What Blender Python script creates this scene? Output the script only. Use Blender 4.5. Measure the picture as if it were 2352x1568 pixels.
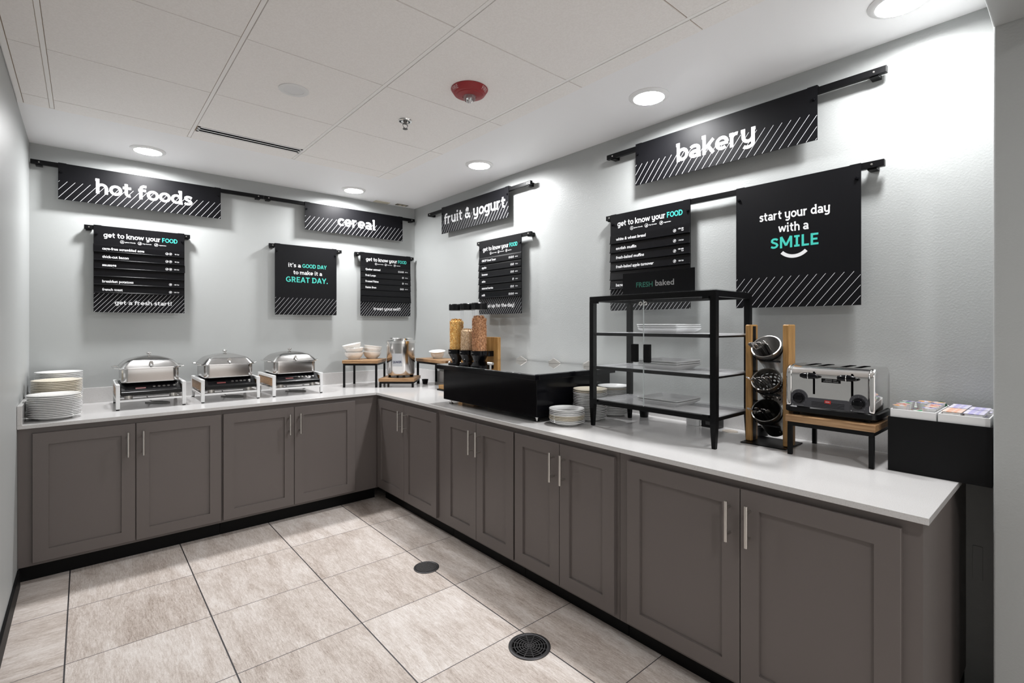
import bpy, bmesh, math, random
from mathutils import Vector, Matrix, Euler
random.seed(7)
PI = math.pi
S = bpy.context.scene
for o in list(bpy.data.objects):
    bpy.data.objects.remove(o)
C = S.collection

# ------------------------------------------------------------------ camera, world, exposure
cd = bpy.data.cameras.new('camera')
cam = bpy.data.objects.new('camera', cd); C.objects.link(cam)
cam.location = (-2.468, -4.3363, 1.34815)
cam.rotation_euler = (PI/2, 0, -0.7116)
cd.sensor_width = 36.0; cd.sensor_fit = 'HORIZONTAL'
cd.lens = 1139.0*36.0/2352.0
cd.shift_y = -(784-747.6)/2352.0
cd.clip_start = 0.02
S.camera = cam
S.view_settings.view_transform = 'Standard'
S.view_settings.look = 'None'
S.view_settings.exposure = 0.28
S.view_settings.gamma = 1.0
S.view_settings.use_curve_mapping = False
w = bpy.data.worlds.new('world'); S.world = w
w.use_nodes = True
bg = w.node_tree.nodes['Background']
bg.inputs[0].default_value = (1.0, .97, .94, 1)
bg.inputs[1].default_value = 1.0
LAMP = 30.0            # emission of the downlight lenses
LAMP_W = 15.6          # watts of each downlight beam
HALL_FILL = 0.75  # strength of the added fill lamp behind the camera
BEAM = 170

# ------------------------------------------------------------------ dimensions (metres)
H = 2.498; W = 2.73; D = 0.768; L = 4.062; Z = 0.8354
CF = 0.740            # cabinet face
PY = -4.147           # opening of the alcove

# ------------------------------------------------------------------ materials
MATS = {}
def mat(name, col=(.8,.8,.8), rough=.5, metal=0., spec=.5, bump=None, coat=0., trans=0., emit=None, ior=1.5):
    if name in MATS: return MATS[name]
    m = bpy.data.materials.new(name); m.use_nodes = True
    nt = m.node_tree; b = nt.nodes['Principled BSDF']
    b.inputs['Base Color'].default_value = (*col, 1)
    b.inputs['Roughness'].default_value = rough
    b.inputs['Metallic'].default_value = metal
    b.inputs['Specular IOR Level'].default_value = spec
    b.inputs['IOR'].default_value = ior
    b.inputs['Coat Weight'].default_value = coat
    b.inputs['Coat Roughness'].default_value = .06
    b.inputs['Transmission Weight'].default_value = trans
    if emit:
        b.inputs['Emission Color'].default_value = (*emit[0], 1)
        b.inputs['Emission Strength'].default_value = emit[1]
    if bump:
        sc, st, dist = bump[:3]
        tc = nt.nodes.new('ShaderNodeTexCoord')
        n = nt.nodes.new('ShaderNodeTexNoise'); n.inputs['Scale'].default_value = sc
        n.inputs['Detail'].default_value = 3; n.inputs['Roughness'].default_value = .55
        bp = nt.nodes.new('ShaderNodeBump'); bp.inputs['Strength'].default_value = st
        bp.inputs['Distance'].default_value = dist
        nt.links.new(tc.outputs['Object'], n.inputs['Vector'])
        src = n.outputs['Fac']
        if len(bump) > 3:
            r = nt.nodes.new('ShaderNodeValToRGB')
            r.color_ramp.elements[0].position = bump[3]; r.color_ramp.elements[1].position = bump[4]
            nt.links.new(src, r.inputs[0]); src = r.outputs[0]
        nt.links.new(src, bp.inputs['Height'])
        nt.links.new(bp.outputs[0], b.inputs['Normal'])
    MATS[name] = m
    return m

def noise_mat(name, c1, c2, scale, rough=.5, stretch=(1,1,1), lo=.4, hi=.6, detail=4, bump=0., metal=0., spec=.5, dist=.001, distort=0.):
    if name in MATS: return MATS[name]
    m = mat(name, c1, rough, metal, spec); nt = m.node_tree; b = nt.nodes['Principled BSDF']
    tc = nt.nodes.new('ShaderNodeTexCoord'); mp = nt.nodes.new('ShaderNodeMapping')
    mp.inputs['Scale'].default_value = stretch
    n = nt.nodes.new('ShaderNodeTexNoise'); n.inputs['Scale'].default_value = scale
    n.inputs['Detail'].default_value = detail; n.inputs['Distortion'].default_value = distort
    r = nt.nodes.new('ShaderNodeValToRGB')
    r.color_ramp.elements[0].position = lo; r.color_ramp.elements[1].position = hi
    r.color_ramp.elements[0].color = (*c1, 1); r.color_ramp.elements[1].color = (*c2, 1)
    nt.links.new(tc.outputs['Object'], mp.inputs[0]); nt.links.new(mp.outputs[0], n.inputs['Vector'])
    nt.links.new(n.outputs['Fac'], r.inputs[0]); nt.links.new(r.outputs[0], b.inputs['Base Color'])
    if bump:
        bp = nt.nodes.new('ShaderNodeBump'); bp.inputs['Strength'].default_value = bump
        bp.inputs['Distance'].default_value = dist
        nt.links.new(n.outputs['Fac'], bp.inputs['Height']); nt.links.new(bp.outputs[0], b.inputs['Normal'])
    return m

def clear_mat(name, tint=(1,1,1), f0=.03, pw=5., top=.9):
    m = bpy.data.materials.new(name); m.use_nodes = True
    nt = m.node_tree; nt.nodes.clear()
    out = nt.nodes.new('ShaderNodeOutputMaterial'); mx = nt.nodes.new('ShaderNodeMixShader')
    t = nt.nodes.new('ShaderNodeBsdfTransparent'); t.inputs[0].default_value = (*tint, 1)
    g = nt.nodes.new('ShaderNodeBsdfGlossy'); g.inputs['Roughness'].default_value = .01; g.inputs[0].default_value = (.96,.96,.96,1)
    lw = nt.nodes.new('ShaderNodeLayerWeight'); lw.inputs[0].default_value = .5
    p = nt.nodes.new('ShaderNodeMath'); p.operation = 'POWER'; p.inputs[1].default_value = pw
    a = nt.nodes.new('ShaderNodeMath'); a.operation = 'MULTIPLY_ADD'; a.use_clamp = True
    a.inputs[1].default_value = top; a.inputs[2].default_value = f0
    nt.links.new(lw.outputs['Facing'], p.inputs[0]); nt.links.new(p.outputs[0], a.inputs[0])
    nt.links.new(a.outputs[0], mx.inputs[0])
    nt.links.new(t.outputs[0], mx.inputs[1]); nt.links.new(g.outputs[0], mx.inputs[2])
    nt.links.new(mx.outputs[0], out.inputs[0])
    MATS[name] = m
    return m

WALL = (.405, .417, .413)
m_wall = mat('wall_paint', WALL, .42, bump=(130, .16, .0015, .42, .70), spec=.4)
m_wall_s = mat('wall_paint_smooth', WALL, .45, bump=(140, .13, .0015), spec=.4)
m_gyp = mat('ceiling_paint', (.91,.91,.92), .55, bump=(160,.12,.002))
m_tile = noise_mat('ceiling_tile', (.90,.876,.856), (.94,.918,.90), 160, .9, bump=.25, dist=.001)
m_grid = mat('grid_metal', (.93,.915,.90), .5)
m_gridshadow = mat('grid_shadow_brown', (.40,.32,.25), .9, spec=0.)  # brown colour stands in for the shadow lines between tiles
m_cab = mat('cabinet_paint', (.134,.116,.109), .42, bump=(220,.06,.001), spec=.45)
m_toe = mat('toe_kick_vinyl', (.003,.003,.0033), .5, spec=.15)
m_quartz = noise_mat('quartz', (.52,.50,.487), (.615,.605,.60), 420, .13, lo=.30, hi=.46, detail=2, spec=.55)
m_nickel = mat('brushed_nickel', (.62,.60,.57), .32, 1.)
m_chrome = mat('chrome', (.80,.79,.78), .10, 1.)
m_steel = mat('polished_steel', (.58,.57,.56), .17, 1., bump=(6,.04,.002))
m_steel_br = noise_mat('brushed_steel', (.50,.49,.48), (.62,.61,.60), 60, .3, (1,1,30), metal=1.)
m_dsteel = mat('dark_steel', (.22,.215,.21), .28, 1.)
m_black = mat('black_metal', (.003,.003,.0035), .38, spec=.16)
m_blackpl = mat('black_plastic', (.005,.005,.0055), .26, spec=.25)
m_blackgl = mat('black_gloss', (.002,.002,.003), .14, spec=.20)
m_blacksat = mat('black_laminate', (.006,.006,.0065), .45, spec=.15)
m_sign = mat('sign_black', (.0035,.0035,.0045), .46, spec=.14)
m_slat = mat('slat_black', (.003,.003,.0038), .26, spec=.22)
m_white_ink = mat('sign_white', (.68,.68,.69), .45)
m_green_ink = mat('sign_green', (.045,.48,.40), .45)
m_dgreen_ink = mat('sign_dim_green', (.02,.16,.11), .5)
m_grey_ink = mat('sign_grey', (.34,.34,.34), .5)
m_stripe = mat('stripe_white', (.60,.60,.62), .45)
m_wood = noise_mat('butcher_wood', (.25,.135,.060), (.40,.245,.125), 9, .42, (1,14,14), .35, .68, 5, bump=.08, distort=.6)
m_wood2 = noise_mat('oak_post', (.30,.155,.045), (.43,.24,.080), 9, .42, (14,14,1), .35, .68, 5, bump=.06, distort=.5)
m_porc = mat('porcelain', (.78,.78,.775), .12, coat=.4)
m_cream = mat('cream_porcelain', (.72,.66,.545), .12, coat=.4)
m_bowl = mat('white_stoneware', (.80,.775,.74), .16, coat=.3)
m_melamine = mat('grey_white_melamine', (.74,.74,.745), .22)
m_whitemetal = mat('white_powdercoat', (.80,.80,.80), .35)
m_whitepl = mat('white_plastic', (.80,.80,.80), .35)
m_red = mat('alarm_red', (.30,.018,.022), .38)
m_pinktext = mat('alarm_lettering', (.62,.42,.42), .5)
m_frost = mat('unlit_lens', (.78,.78,.79), .4)
m_lens = mat('lit_lens', (1,1,1), .4, emit=((1.0,.985,.965), LAMP))
m_glass = clear_mat('case_glass', (.985,.99,.99), .025, 5., .85)
m_acryl = clear_mat('acrylic_tube', (.985,.985,.99), .02, 5., .45)
m_lid = clear_mat('acrylic_lid', (.80,.81,.83), .15, 1.2, .9)
m_frosted = mat('frosted_shelf', (.80,.80,.82), .25)
_b = m_frosted.node_tree.nodes['Principled BSDF']; _o = m_frosted.node_tree.nodes['Material Output']
_t = m_frosted.node_tree.nodes.new('ShaderNodeBsdfTransparent'); _m = m_frosted.node_tree.nodes.new('ShaderNodeMixShader'); _m.inputs[0].default_value = .42
m_frosted.node_tree.links.new(_t.outputs[0], _m.inputs[1]); m_frosted.node_tree.links.new(_b.outputs[0], _m.inputs[2]); m_frosted.node_tree.links.new(_m.outputs[0], _o.inputs[0])
m_strobe = mat('strobe_plastic', (.92,.92,.93), .05, trans=.85, ior=1.4)
m_panelgrey = mat('toaster_fascia', (.055,.055,.063), .3)
m_cord = mat('grey_cord', (.55,.54,.53), .5)
m_ppl = mat('paper_white', (.75,.75,.75), .5)

def floor_material():
    m = bpy.data.materials.new('floor_tile'); m.use_nodes = True
    nt = m.node_tree; N = nt.nodes; Lk = nt.links; b = N['Principled BSDF']
    tc = N.new('ShaderNodeTexCoord')
    sx = N.new('ShaderNodeSeparateXYZ'); Lk.new(tc.outputs['Object'], sx.inputs[0])
    def M(op, a, bb=None, c=None):
        n = N.new('ShaderNodeMath'); n.operation = op
        for i, v in enumerate((a, bb, c)):
            if v is None: continue
            if isinstance(v, (int, float)): n.inputs[i].default_value = v
            else: Lk.new(v, n.inputs[i])
        return n.outputs[0]
    A = .5063
    u = M('DIVIDE', M('ADD', sx.outputs[0], 2.5275), A)
    v = M('DIVIDE', M('ADD', sx.outputs[1], .669), A)
    fu, fv = M('FRACT', u), M('FRACT', v)
    du = M('MINIMUM', fu, M('SUBTRACT', 1., fu)); dv = M('MINIMUM', fv, M('SUBTRACT', 1., fv))
    gu = M('LESS_THAN', du, .0055); gv = M('LESS_THAN', dv, .0035)
    grout = M('MAXIMUM', gu, gv)
    cell = N.new('ShaderNodeCombineXYZ'); Lk.new(M('FLOOR', u), cell.inputs[0]); Lk.new(M('FLOOR', v), cell.inputs[1])
    wn = N.new('ShaderNodeTexWhiteNoise'); wn.noise_dimensions = '2D'; Lk.new(cell.outputs[0], wn.inputs['Vector'])
    rnd = wn.outputs['Value']
    rot = M('LESS_THAN', M('FLOOR', u), -.5)          # the cut column by the left wall runs crosswise
    xs = M('ADD', M('MULTIPLY', M('SUBTRACT', 1., rot), sx.outputs[0]), M('MULTIPLY', rot, sx.outputs[1]))
    ys = M('ADD', M('MULTIPLY', M('SUBTRACT', 1., rot), sx.outputs[1]), M('MULTIPLY', rot, sx.outputs[0]))
    off = M('MULTIPLY', rnd, 37.)
    def noise(kx, ky, sc, det, dis, rough=.6):
        cv = N.new('ShaderNodeCombineXYZ')
        Lk.new(M('ADD', M('MULTIPLY', xs, kx), off), cv.inputs[0])
        Lk.new(M('ADD', M('MULTIPLY', ys, ky), off), cv.inputs[1])
        Lk.new(off, cv.inputs[2])
        n = N.new('ShaderNodeTexNoise'); n.inputs['Scale'].default_value = sc
        n.inputs['Detail'].default_value = det; n.inputs['Distortion'].default_value = dis
        n.inputs['Roughness'].default_value = rough
        Lk.new(cv.outputs[0], n.inputs['Vector']); return n.outputs['Fac']
    n1 = noise(5., 1.1, 2.2, 6, .7)
    n2 = noise(52., 7., 3.2, 6, .6, .75)
    n3 = noise(150., 40., 3., 3, .3, .7)
    mixv = M('ADD', M('MULTIPLY', n1, .34), M('MULTIPLY', n2, .42))
    mixv = M('ADD', mixv, M('MULTIPLY', n3, .24))
    mixv = M('ADD', mixv, M('MULTIPLY', M('SUBTRACT', rnd, .5), .05))
    r = N.new('ShaderNodeValToRGB'); Lk.new(mixv, r.inputs[0])
    e = r.color_ramp.elements
    e[0].position = .37; e[0].color = (.33,.262,.218,1)
    e[1].position = .61; e[1].color = (.80,.748,.712,1)
    k = e.new(.45); k.color = (.515,.44,.39,1)
    k = e.new(.52); k.color = (.65,.58,.533,1)
    mx = N.new('ShaderNodeMix'); mx.data_type = 'RGBA'
    Lk.new(grout, mx.inputs[0]); Lk.new(r.outputs[0], mx.inputs[6]); mx.inputs[7].default_value = (.040,.036,.038,1)
    Lk.new(mx.outputs[2], b.inputs['Base Color'])
    b.inputs['Roughness'].default_value = .5
    hgt = M('SUBTRACT', M('MULTIPLY', n2, .5), M('MULTIPLY', grout, 1.2))
    bp = N.new('ShaderNodeBump'); bp.inputs['Strength'].default_value = .30; bp.inputs['Distance'].default_value = .002
    Lk.new(hgt, bp.inputs['Height']); Lk.new(bp.outputs[0], b.inputs['Normal'])
    MATS['floor_tile'] = m
    return m
m_floor = floor_material()

# ------------------------------------------------------------------ mesh builder
class MB:
    def __init__(s): s.bm = bmesh.new()
    def poly(s, vs, faces, M=None):
        bv = [s.bm.verts.new((M @ Vector(v)) if M else v) for v in vs]
        for f in faces:
            try: s.bm.faces.new([bv[i] for i in f])
            except ValueError: pass
        return s
    def box(s, x0, x1, y0, y1, z0, z1, M=None):
        vs = [(x0,y0,z0),(x1,y0,z0),(x1,y1,z0),(x0,y1,z0),(x0,y0,z1),(x1,y0,z1),(x1,y1,z1),(x0,y1,z1)]
        return s.poly(vs, [(0,3,2,1),(4,5,6,7),(0,1,5,4),(1,2,6,5),(2,3,7,6),(3,0,4,7)], M)
    def frustum(s, b, t, z0, z1, M=None):     # b, t = (x0,x1,y0,y1) at z0 and z1
        vs = [(b[0],b[2],z0),(b[1],b[2],z0),(b[1],b[3],z0),(b[0],b[3],z0),(t[0],t[2],z1),(t[1],t[2],z1),(t[1],t[3],z1),(t[0],t[3],z1)]
        return s.poly(vs, [(0,3,2,1),(4,5,6,7),(0,1,5,4),(1,2,6,5),(2,3,7,6),(3,0,4,7)], M)
    def lathe(s, prof, seg=32, M=None, close=False):
        rings = []
        for r, z in prof:
            if r < 1e-6: rings.append([s.bm.verts.new((M @ Vector((0,0,z))) if M else (0,0,z))])
            else:
                rg = []
                for i in range(seg):
                    a = 2*PI*i/seg; v = Vector((r*math.cos(a), r*math.sin(a), z))
                    rg.append(s.bm.verts.new(M @ v if M else v))
                rings.append(rg)
        pairs = list(zip(rings, rings[1:]))
        if close: pairs.append((rings[-1], rings[0]))
        for a, b in pairs:
            for i in range(seg):
                j = (i+1) % seg
                if len(a) == 1 and len(b) == 1: continue
                if len(a) == 1: f = [a[0], b[j], b[i]]
                elif len(b) == 1: f = [a[i], a[j], b[0]]
                else: f = [a[i], a[j], b[j], b[i]]
                try: s.bm.faces.new(f)
                except ValueError: pass
        return s
    def cyl(s, p0, p1, r, seg=16, r1=None):
        p0 = Vector(p0); p1 = Vector(p1); d = p1-p0
        M = Matrix.Translation(p0) @ d.to_track_quat('Z','Y').to_matrix().to_4x4()
        r1 = r if r1 is None else r1
        return s.lathe([(0,0),(r,0),(r1,d.length),(0,d.length)], seg, M)
    def tube(s, pts, r, seg=8):
        pts = [Vector(p) for p in pts]; rings = []
        for i, p in enumerate(pts):
            t = (pts[min(i+1,len(pts)-1)] - pts[max(i-1,0)]).normalized()
            q = t.to_track_quat('Z','Y')
            rings.append([s.bm.verts.new(p + q @ Vector((r*math.cos(2*PI*k/seg), r*math.sin(2*PI*k/seg), 0))) for k in range(seg)])
        for a, b in zip(rings, rings[1:]):
            for k in range(seg):
                j = (k+1) % seg
                s.bm.faces.new([a[k], a[j], b[j], b[k]])
        s.bm.faces.new(rings[0][::-1]); s.bm.faces.new(rings[-1])
        return s
    def prism(s, pts, axis, a0, a1, M=None):    # polygon in the other two axes, extruded along axis
        n = len(pts)
        def mk(p, a):
            if axis == 0: return (a, p[0], p[1])
            if axis == 1: return (p[0], a, p[1])
            return (p[0], p[1], a)
        vs = [mk(p, a0) for p in pts] + [mk(p, a1) for p in pts]
        fs = [tuple(range(n))[::-1], tuple(range(n, 2*n))] + [(i, (i+1)%n, n+(i+1)%n, n+i) for i in range(n)]
        return s.poly(vs, fs, M)
    def rrect(s, hx, hy, r, zs, seg=6, M=None):
        """stack of rounded rectangles; zs = list of (z, inset)"""
        rings = []
        for z, ins in zs:
            ax, ay, rr = hx-ins, hy-ins, max(r-ins, .0015)
            ring = []
            for cx, cy, a0 in ((ax-rr, ay-rr, 0), (-ax+rr, ay-rr, PI/2), (-ax+rr, -ay+rr, PI), (ax-rr, -ay+rr, 1.5*PI)):
                for k in range(seg+1):
                    a = a0 + PI/2*k/seg
                    v = Vector((cx+rr*math.cos(a), cy+rr*math.sin(a), z))
                    ring.append(s.bm.verts.new(M @ v if M else v))
            rings.append(ring)
        n = len(rings[0])
        for a, b in zip(rings, rings[1:]):
            for i in range(n):
                j = (i+1) % n
                s.bm.faces.new([a[i], a[j], b[j], b[i]])
        s.bm.faces.new(rings[0][::-1]); s.bm.faces.new(rings[-1])
        return s
    def mesh(s, name, material, smooth=True, angle=40, bevel=0, bseg=2):
        bm = s.bm
        bmesh.ops.recalc_face_normals(bm, faces=bm.faces)
        if bevel:
            ed = [e for e in bm.edges if len(e.link_faces) == 2 and e.calc_face_angle(0) > .6]
            bmesh.ops.bevel(bm, geom=ed, offset=bevel, segments=bseg, profile=.5, affect='EDGES', clamp_overlap=True)
        me = bpy.data.meshes.new(name); bm.to_mesh(me); bm.free()
        me.materials.append(material)
        if smooth:
            for p in me.polygons: p.use_smooth = True
            me.set_sharp_from_angle(angle=math.radians(angle))
        return me
    def build(s, name, material, parent=None, loc=(0,0,0), rot=(0,0,0), **kw):
        o = bpy.data.objects.new(name, s.mesh(name, material, **kw)); C.objects.link(o)
        o.location = loc; o.rotation_euler = rot
        if parent: o.parent = parent
        return o

def tag(o, label=None, cat=None, group=None, kind=None):
    if label: o['label'] = label
    if cat: o['category'] = cat
    if group: o['group'] = group
    if kind: o['kind'] = kind
    return o
def thing(name, label, cat, loc=(0,0,0), rz=0., group=None):
    o = bpy.data.objects.new(name, None); C.objects.link(o)
    o.location = loc; o.rotation_euler = (0,0,rz); o.empty_display_size = .05
    return tag(o, label, cat, group)
def linked(name, me, parent=None, loc=(0,0,0), rot=(0,0,0)):
    o = bpy.data.objects.new(name, me); C.objects.link(o)
    o.location = loc; o.rotation_euler = rot
    if parent: o.parent = parent
    return o
ORD = ['topmost','second','third','fourth','fifth','sixth','seventh','eighth','ninth','tenth','eleventh','twelfth','thirteenth',
       'fourteenth','fifteenth','sixteenth','seventeenth','eighteenth','nineteenth','twentieth']
def from_top(i, n):
    if i == 0: return 'topmost'
    if i == n-1: return 'lowest'
    return ORD[i] + ' from the top'

# ------------------------------------------------------------------ text
_txt = {}
def glyphs(s, bold=.02):
    key = (s, bold)
    if key in _txt: return _txt[key]
    cu = bpy.data.curves.new('t', 'FONT'); cu.body = s; cu.size = 1.; cu.offset = bold
    cu.resolution_u = 3; cu.space_line = .95; cu.fill_mode = 'FRONT'
    o = bpy.data.objects.new('t', cu); C.objects.link(o)
    dg = bpy.context.evaluated_depsgraph_get()
    me = bpy.data.meshes.new_from_object(o.evaluated_get(dg))
    vs = [(v.co.x, v.co.y) for v in me.vertices]; fs = [tuple(p.vertices) for p in me.polygons]
    bpy.data.objects.remove(o); bpy.data.meshes.remove(me); bpy.data.curves.remove(cu)
    _txt[key] = (vs, fs); return vs, fs
def add_text(mb, s, x, base, size, width=None, align='l', y=0., bold=.02, fn=None, slabbed=False):
    """size = cap/ascender height in metres; width = wanted total width"""
    vs, fs = slab(s) if slabbed else glyphs(s, bold)
    x0 = min(v[0] for v in vs); x1 = max(v[0] for v in vs)
    k = size/.73; kx = k if width is None else width/(x1-x0)
    wd = (x1-x0)*kx
    ox = {'l': x, 'c': x-wd/2, 'r': x-wd}[align]
    P = [(ox+(v[0]-x0)*kx, y-(v[2]*6e-5 if len(v) > 2 else 0), base+v[1]*k) for v in vs]
    if fn: P = [fn(p) for p in P]
    mb.poly(P, fs)

def _arc(cx, cy, rx, ry, a0, a1, n=12):
    return [(cx+rx*math.cos(math.radians(a0+(a1-a0)*k/n)), cy+ry*math.sin(math.radians(a0+(a1-a0)*k/n))) for k in range(n+1)]
SW = .134; _h = SW/2
_bowlR = [_arc(.285,.26,.185,.19,0,360,24)]; _bowlL = [_arc(.255,.26,.185,.19,0,360,24)]
_arch = [(.10,.27)]+_arc(.27,.29,.17,.165,165,0)+[(.44,0)]
_tail = [(.44,.52),(.44,-.03)]+_arc(.26,-.03,.18,.115,0,-145)
_sl = [(.01,.455),(.10,.455)]; _sa = [(.01,.665),(.10,.665)]
_S = [(.385,.40),(.33,.44),(.25,.458),(.17,.45),(.11,.41),(.105,.35),(.15,.305),(.24,.27),(.33,.228),(.365,.165),(.33,.10),(.25,.066),(.16,.066),(.06,.11)]
GL = {
 'a': (.53, [[(.085,.40)]+_arc(.235,.335,.175,.12,140,0)+[(.41,.0)], _arc(.235,.155,.155,.095,0,360,20), [(.41,.06),(.50,.06)]]),
 'b': (.55, [[(.10,.73),(.10,0)], _sa]+_bowlR), 'c': (.47, [_arc(.27,.26,.195,.195,42,318,18)]),
 'd': (.57, [[(.44,.73),(.44,0)], [(.34,.665),(.44,.665)], [(.44,.06),(.54,.06)]]+_bowlL),
 'e': (.53, [_arc(.265,.26,.195,.195,0,312,20), [(.08,.245),(.50,.245)]]),
 'f': (.38, [[(.36,.665)]+_arc(.28,.53,.15,.135,90,180)+[(.13,0)], [(.02,.455),(.35,.455)]]),
 'g': (.56, [_tail, [(.44,.455),(.53,.455)]]+_bowlL), 'h': (.55, [[(.10,.73),(.10,0)], _sa, _arch]),
 'i': (.29, [[(.13,.52),(.13,0)], [(.03,.455),(.13,.455)], [(.13,.06),(.23,.06)], [(.13,.60),(.13,.735)]]),
 'k': (.53, [[(.10,.73),(.10,0)], _sa, [(.47,.52),(.14,.22)], [(.23,.33),(.47,0)]]),
 'l': (.29, [[(.12,.73),(.12,0)], [(.02,.665),(.12,.665)], [(.12,.06),(.24,.06)]]),
 'm': (.82, [[(.10,.52),(.10,0)], _sl, [(.10,.27)]+_arc(.255,.29,.155,.165,165,0)+[(.41,0)], [(.41,.27)]+_arc(.565,.29,.155,.165,165,0)+[(.72,0)]]),
 'n': (.55, [[(.10,.52),(.10,0)], _sl, _arch]), 'o': (.53, [_arc(.265,.26,.195,.195,0,360,26)]),
 'p': (.55, [[(.10,.52),(.10,-.19)], _sl]+_bowlR), 'r': (.42, [[(.10,.52),(.10,0)], _sl, [(.10,.27)]+_arc(.27,.29,.17,.165,165,72)]),
 's': (.45, [_S]), 't': (.40, [[(.16,.66),(.16,.20)]+_arc(.30,.20,.14,.135,180,285), [(.02,.455),(.36,.455)]]),
 'u': (.57, [[(.10,.52),(.10,.24)]+_arc(.27,.235,.17,.17,180,350), [(.44,.52),(.44,0)], _sl, [(.35,.455),(.44,.455)], [(.44,.06),(.54,.06)]]),
 'w': (.76, [[(.06,.52),(.20,.06)], [(.20,.06),(.37,.48)], [(.37,.48),(.54,.06)], [(.54,.06),(.70,.52)]]),
 'y': (.57, [[(.10,.52),(.10,.24)]+_arc(.27,.235,.17,.17,180,350), _tail, _sl, [(.44,.455),(.53,.455)]]),
 '&': (.62, [[(.56,0),(.19,.46),(.17,.57),(.25,.665),(.35,.61),(.34,.50),(.14,.33),(.08,.19),(.16,.08),(.29,.066),(.43,.16),(.50,.32)]]),
 "'": (.20, [[(.10,.73),(.10,.53)]]), '!': (.24, [[(.12,.73),(.12,.22)], [(.12,0),(.12,.135)]]), '.': (.24, [[(.12,0),(.12,.135)]]),
 'F': (.50, [[(.11,.70),(.11,0)], [(.02,.635),(.45,.635)], [(.11,.35),(.40,.35)]]), 'O': (.68, [_arc(.34,.35,.265,.285,0,360,28)]),
 'D': (.66, [[(.13,.70),(.13,0)], [(.02,.635),(.30,.635)]+_arc(.30,.35,.26,.285,90,-90,16)+[(.02,.065)]]),
 'S': (.56, [[(x*1.25,y*1.335) for x, y in _S]]), 'M': (.86, [[(.13,.70),(.13,0)], [(.73,.70),(.73,0)], [(.14,.70),(.43,.14)], [(.43,.14),(.72,.70)]]),
 'I': (.42, [[(.21,.70),(.21,0)], [(.05,.635),(.37,.635)], [(.05,.065),(.37,.065)]]), 'L': (.51, [[(.13,.70),(.13,0)], [(.13,.065),(.48,.065)]]),
 'E': (.54, [[(.13,.70),(.13,0)], [(.13,.635),(.49,.635)], [(.13,.35),(.44,.35)], [(.13,.065),(.50,.065)]]),
 'G': (.66, [_arc(.34,.35,.265,.285,48,312,22), [(.36,.32),(.60,.32)], [(.55,.33),(.55,.08)]]),
 'R': (.60, [[(.13,.70),(.13,0)], [(.02,.635),(.30,.635)]+_arc(.30,.485,.16,.15,90,-90)+[(.13,.335)], [(.30,.34),(.50,0)]]),
 'A': (.64, [[(.07,0),(.32,.70)], [(.32,.70),(.57,0)], [(.16,.21),(.48,.21)]]), 'Y': (.60, [[(.06,.70),(.30,.30)], [(.30,.30),(.54,.70)], [(.30,.34),(.30,0)]]),
 'T': (.56, [[(.03,.635),(.53,.635)], [(.28,.70),(.28,0)]]), ' ': (.24, []),
}
_slab = {}
def slab(s):
    """upright bold slab lettering drawn as ribbons of constant width"""
    if s in _slab: return _slab[s]
    vs, fs = [], []; x = 0
    for ch in s:
        adv, paths = GL[ch]
        for lay, p in enumerate(paths):
            closed = len(p) > 8 and abs(p[0][0]-p[-1][0])+abs(p[0][1]-p[-1][1]) < 1e-6
            q = p[:-1] if closed else p
            n = len(q); b = len(vs)
            for i in range(n):
                a_ = q[(i-1) % n] if (closed or i > 0) else q[i]
                c_ = q[(i+1) % n] if (closed or i < n-1) else q[i]
                d1 = Vector((q[i][0]-a_[0], q[i][1]-a_[1])); d2 = Vector((c_[0]-q[i][0], c_[1]-q[i][1]))
                if d1.length < 1e-9: d1 = d2
                if d2.length < 1e-9: d2 = d1
                t_ = (d1.normalized()+d2.normalized()).normalized(); nrm_ = Vector((-t_.y, t_.x))
                k_ = 1/max(.6, nrm_.dot(Vector((-d1.y, d1.x)).normalized()))
                vert = abs(t_.x)          # horizontals are a little thinner than the stems
                hw = _h*k_*(1.0-.10*vert)
                vs.append((x+q[i][0]+nrm_.x*hw, q[i][1]+nrm_.y*hw, lay)); vs.append((x+q[i][0]-nrm_.x*hw, q[i][1]-nrm_.y*hw, lay))
            m_ = n if closed else n-1
            for i in range(m_):
                j = (i+1) % n
                fs.append((b+2*i, b+2*i+1, b+2*j+1, b+2*j))
        x += adv
    _slab[s] = (vs, fs); return vs, fs

def stripes(mb, x0, x1, z0, z1, pitch, y, lean=.75, wd=.0026):
    """parallel diagonals rising to the right, clipped to the rectangle"""
    h = z1-z0; run = h*lean; n = int((x1-x0+run)/pitch)+2
    for i in range(n):
        xa = x0-run+i*pitch+.006
        t0 = max(0, (x0-xa)/run); t1 = min(1, (x1-wd-xa)/run)
        if t1 <= t0+.02: continue
        a = (xa+run*t0, z0+h*t0); b = (xa+run*t1, z0+h*t1)
        mb.poly([(a[0],y,a[1]),(a[0]+wd,y,a[1]),(b[0]+wd,y,b[1]),(b[0],y,b[1])], [(0,1,2,3)])

def ring2d(mb, cx, cz, r, wd, y, seg=20, a0=0, a1=2*PI):
    vs = []; full = abs(a1-a0-2*PI) < 1e-6
    n = seg if full else seg+1
    for k in range(n):
        a = a0+(a1-a0)*k/seg
        for q in (r, r-wd): vs.append((cx+q*math.cos(a), y, cz+q*math.sin(a)))
    fs = []
    for k in range(seg):
        j = (k+1) % n
        fs.append((2*k, 2*j, 2*j+1, 2*k+1))
    mb.poly(vs, fs)

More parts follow.
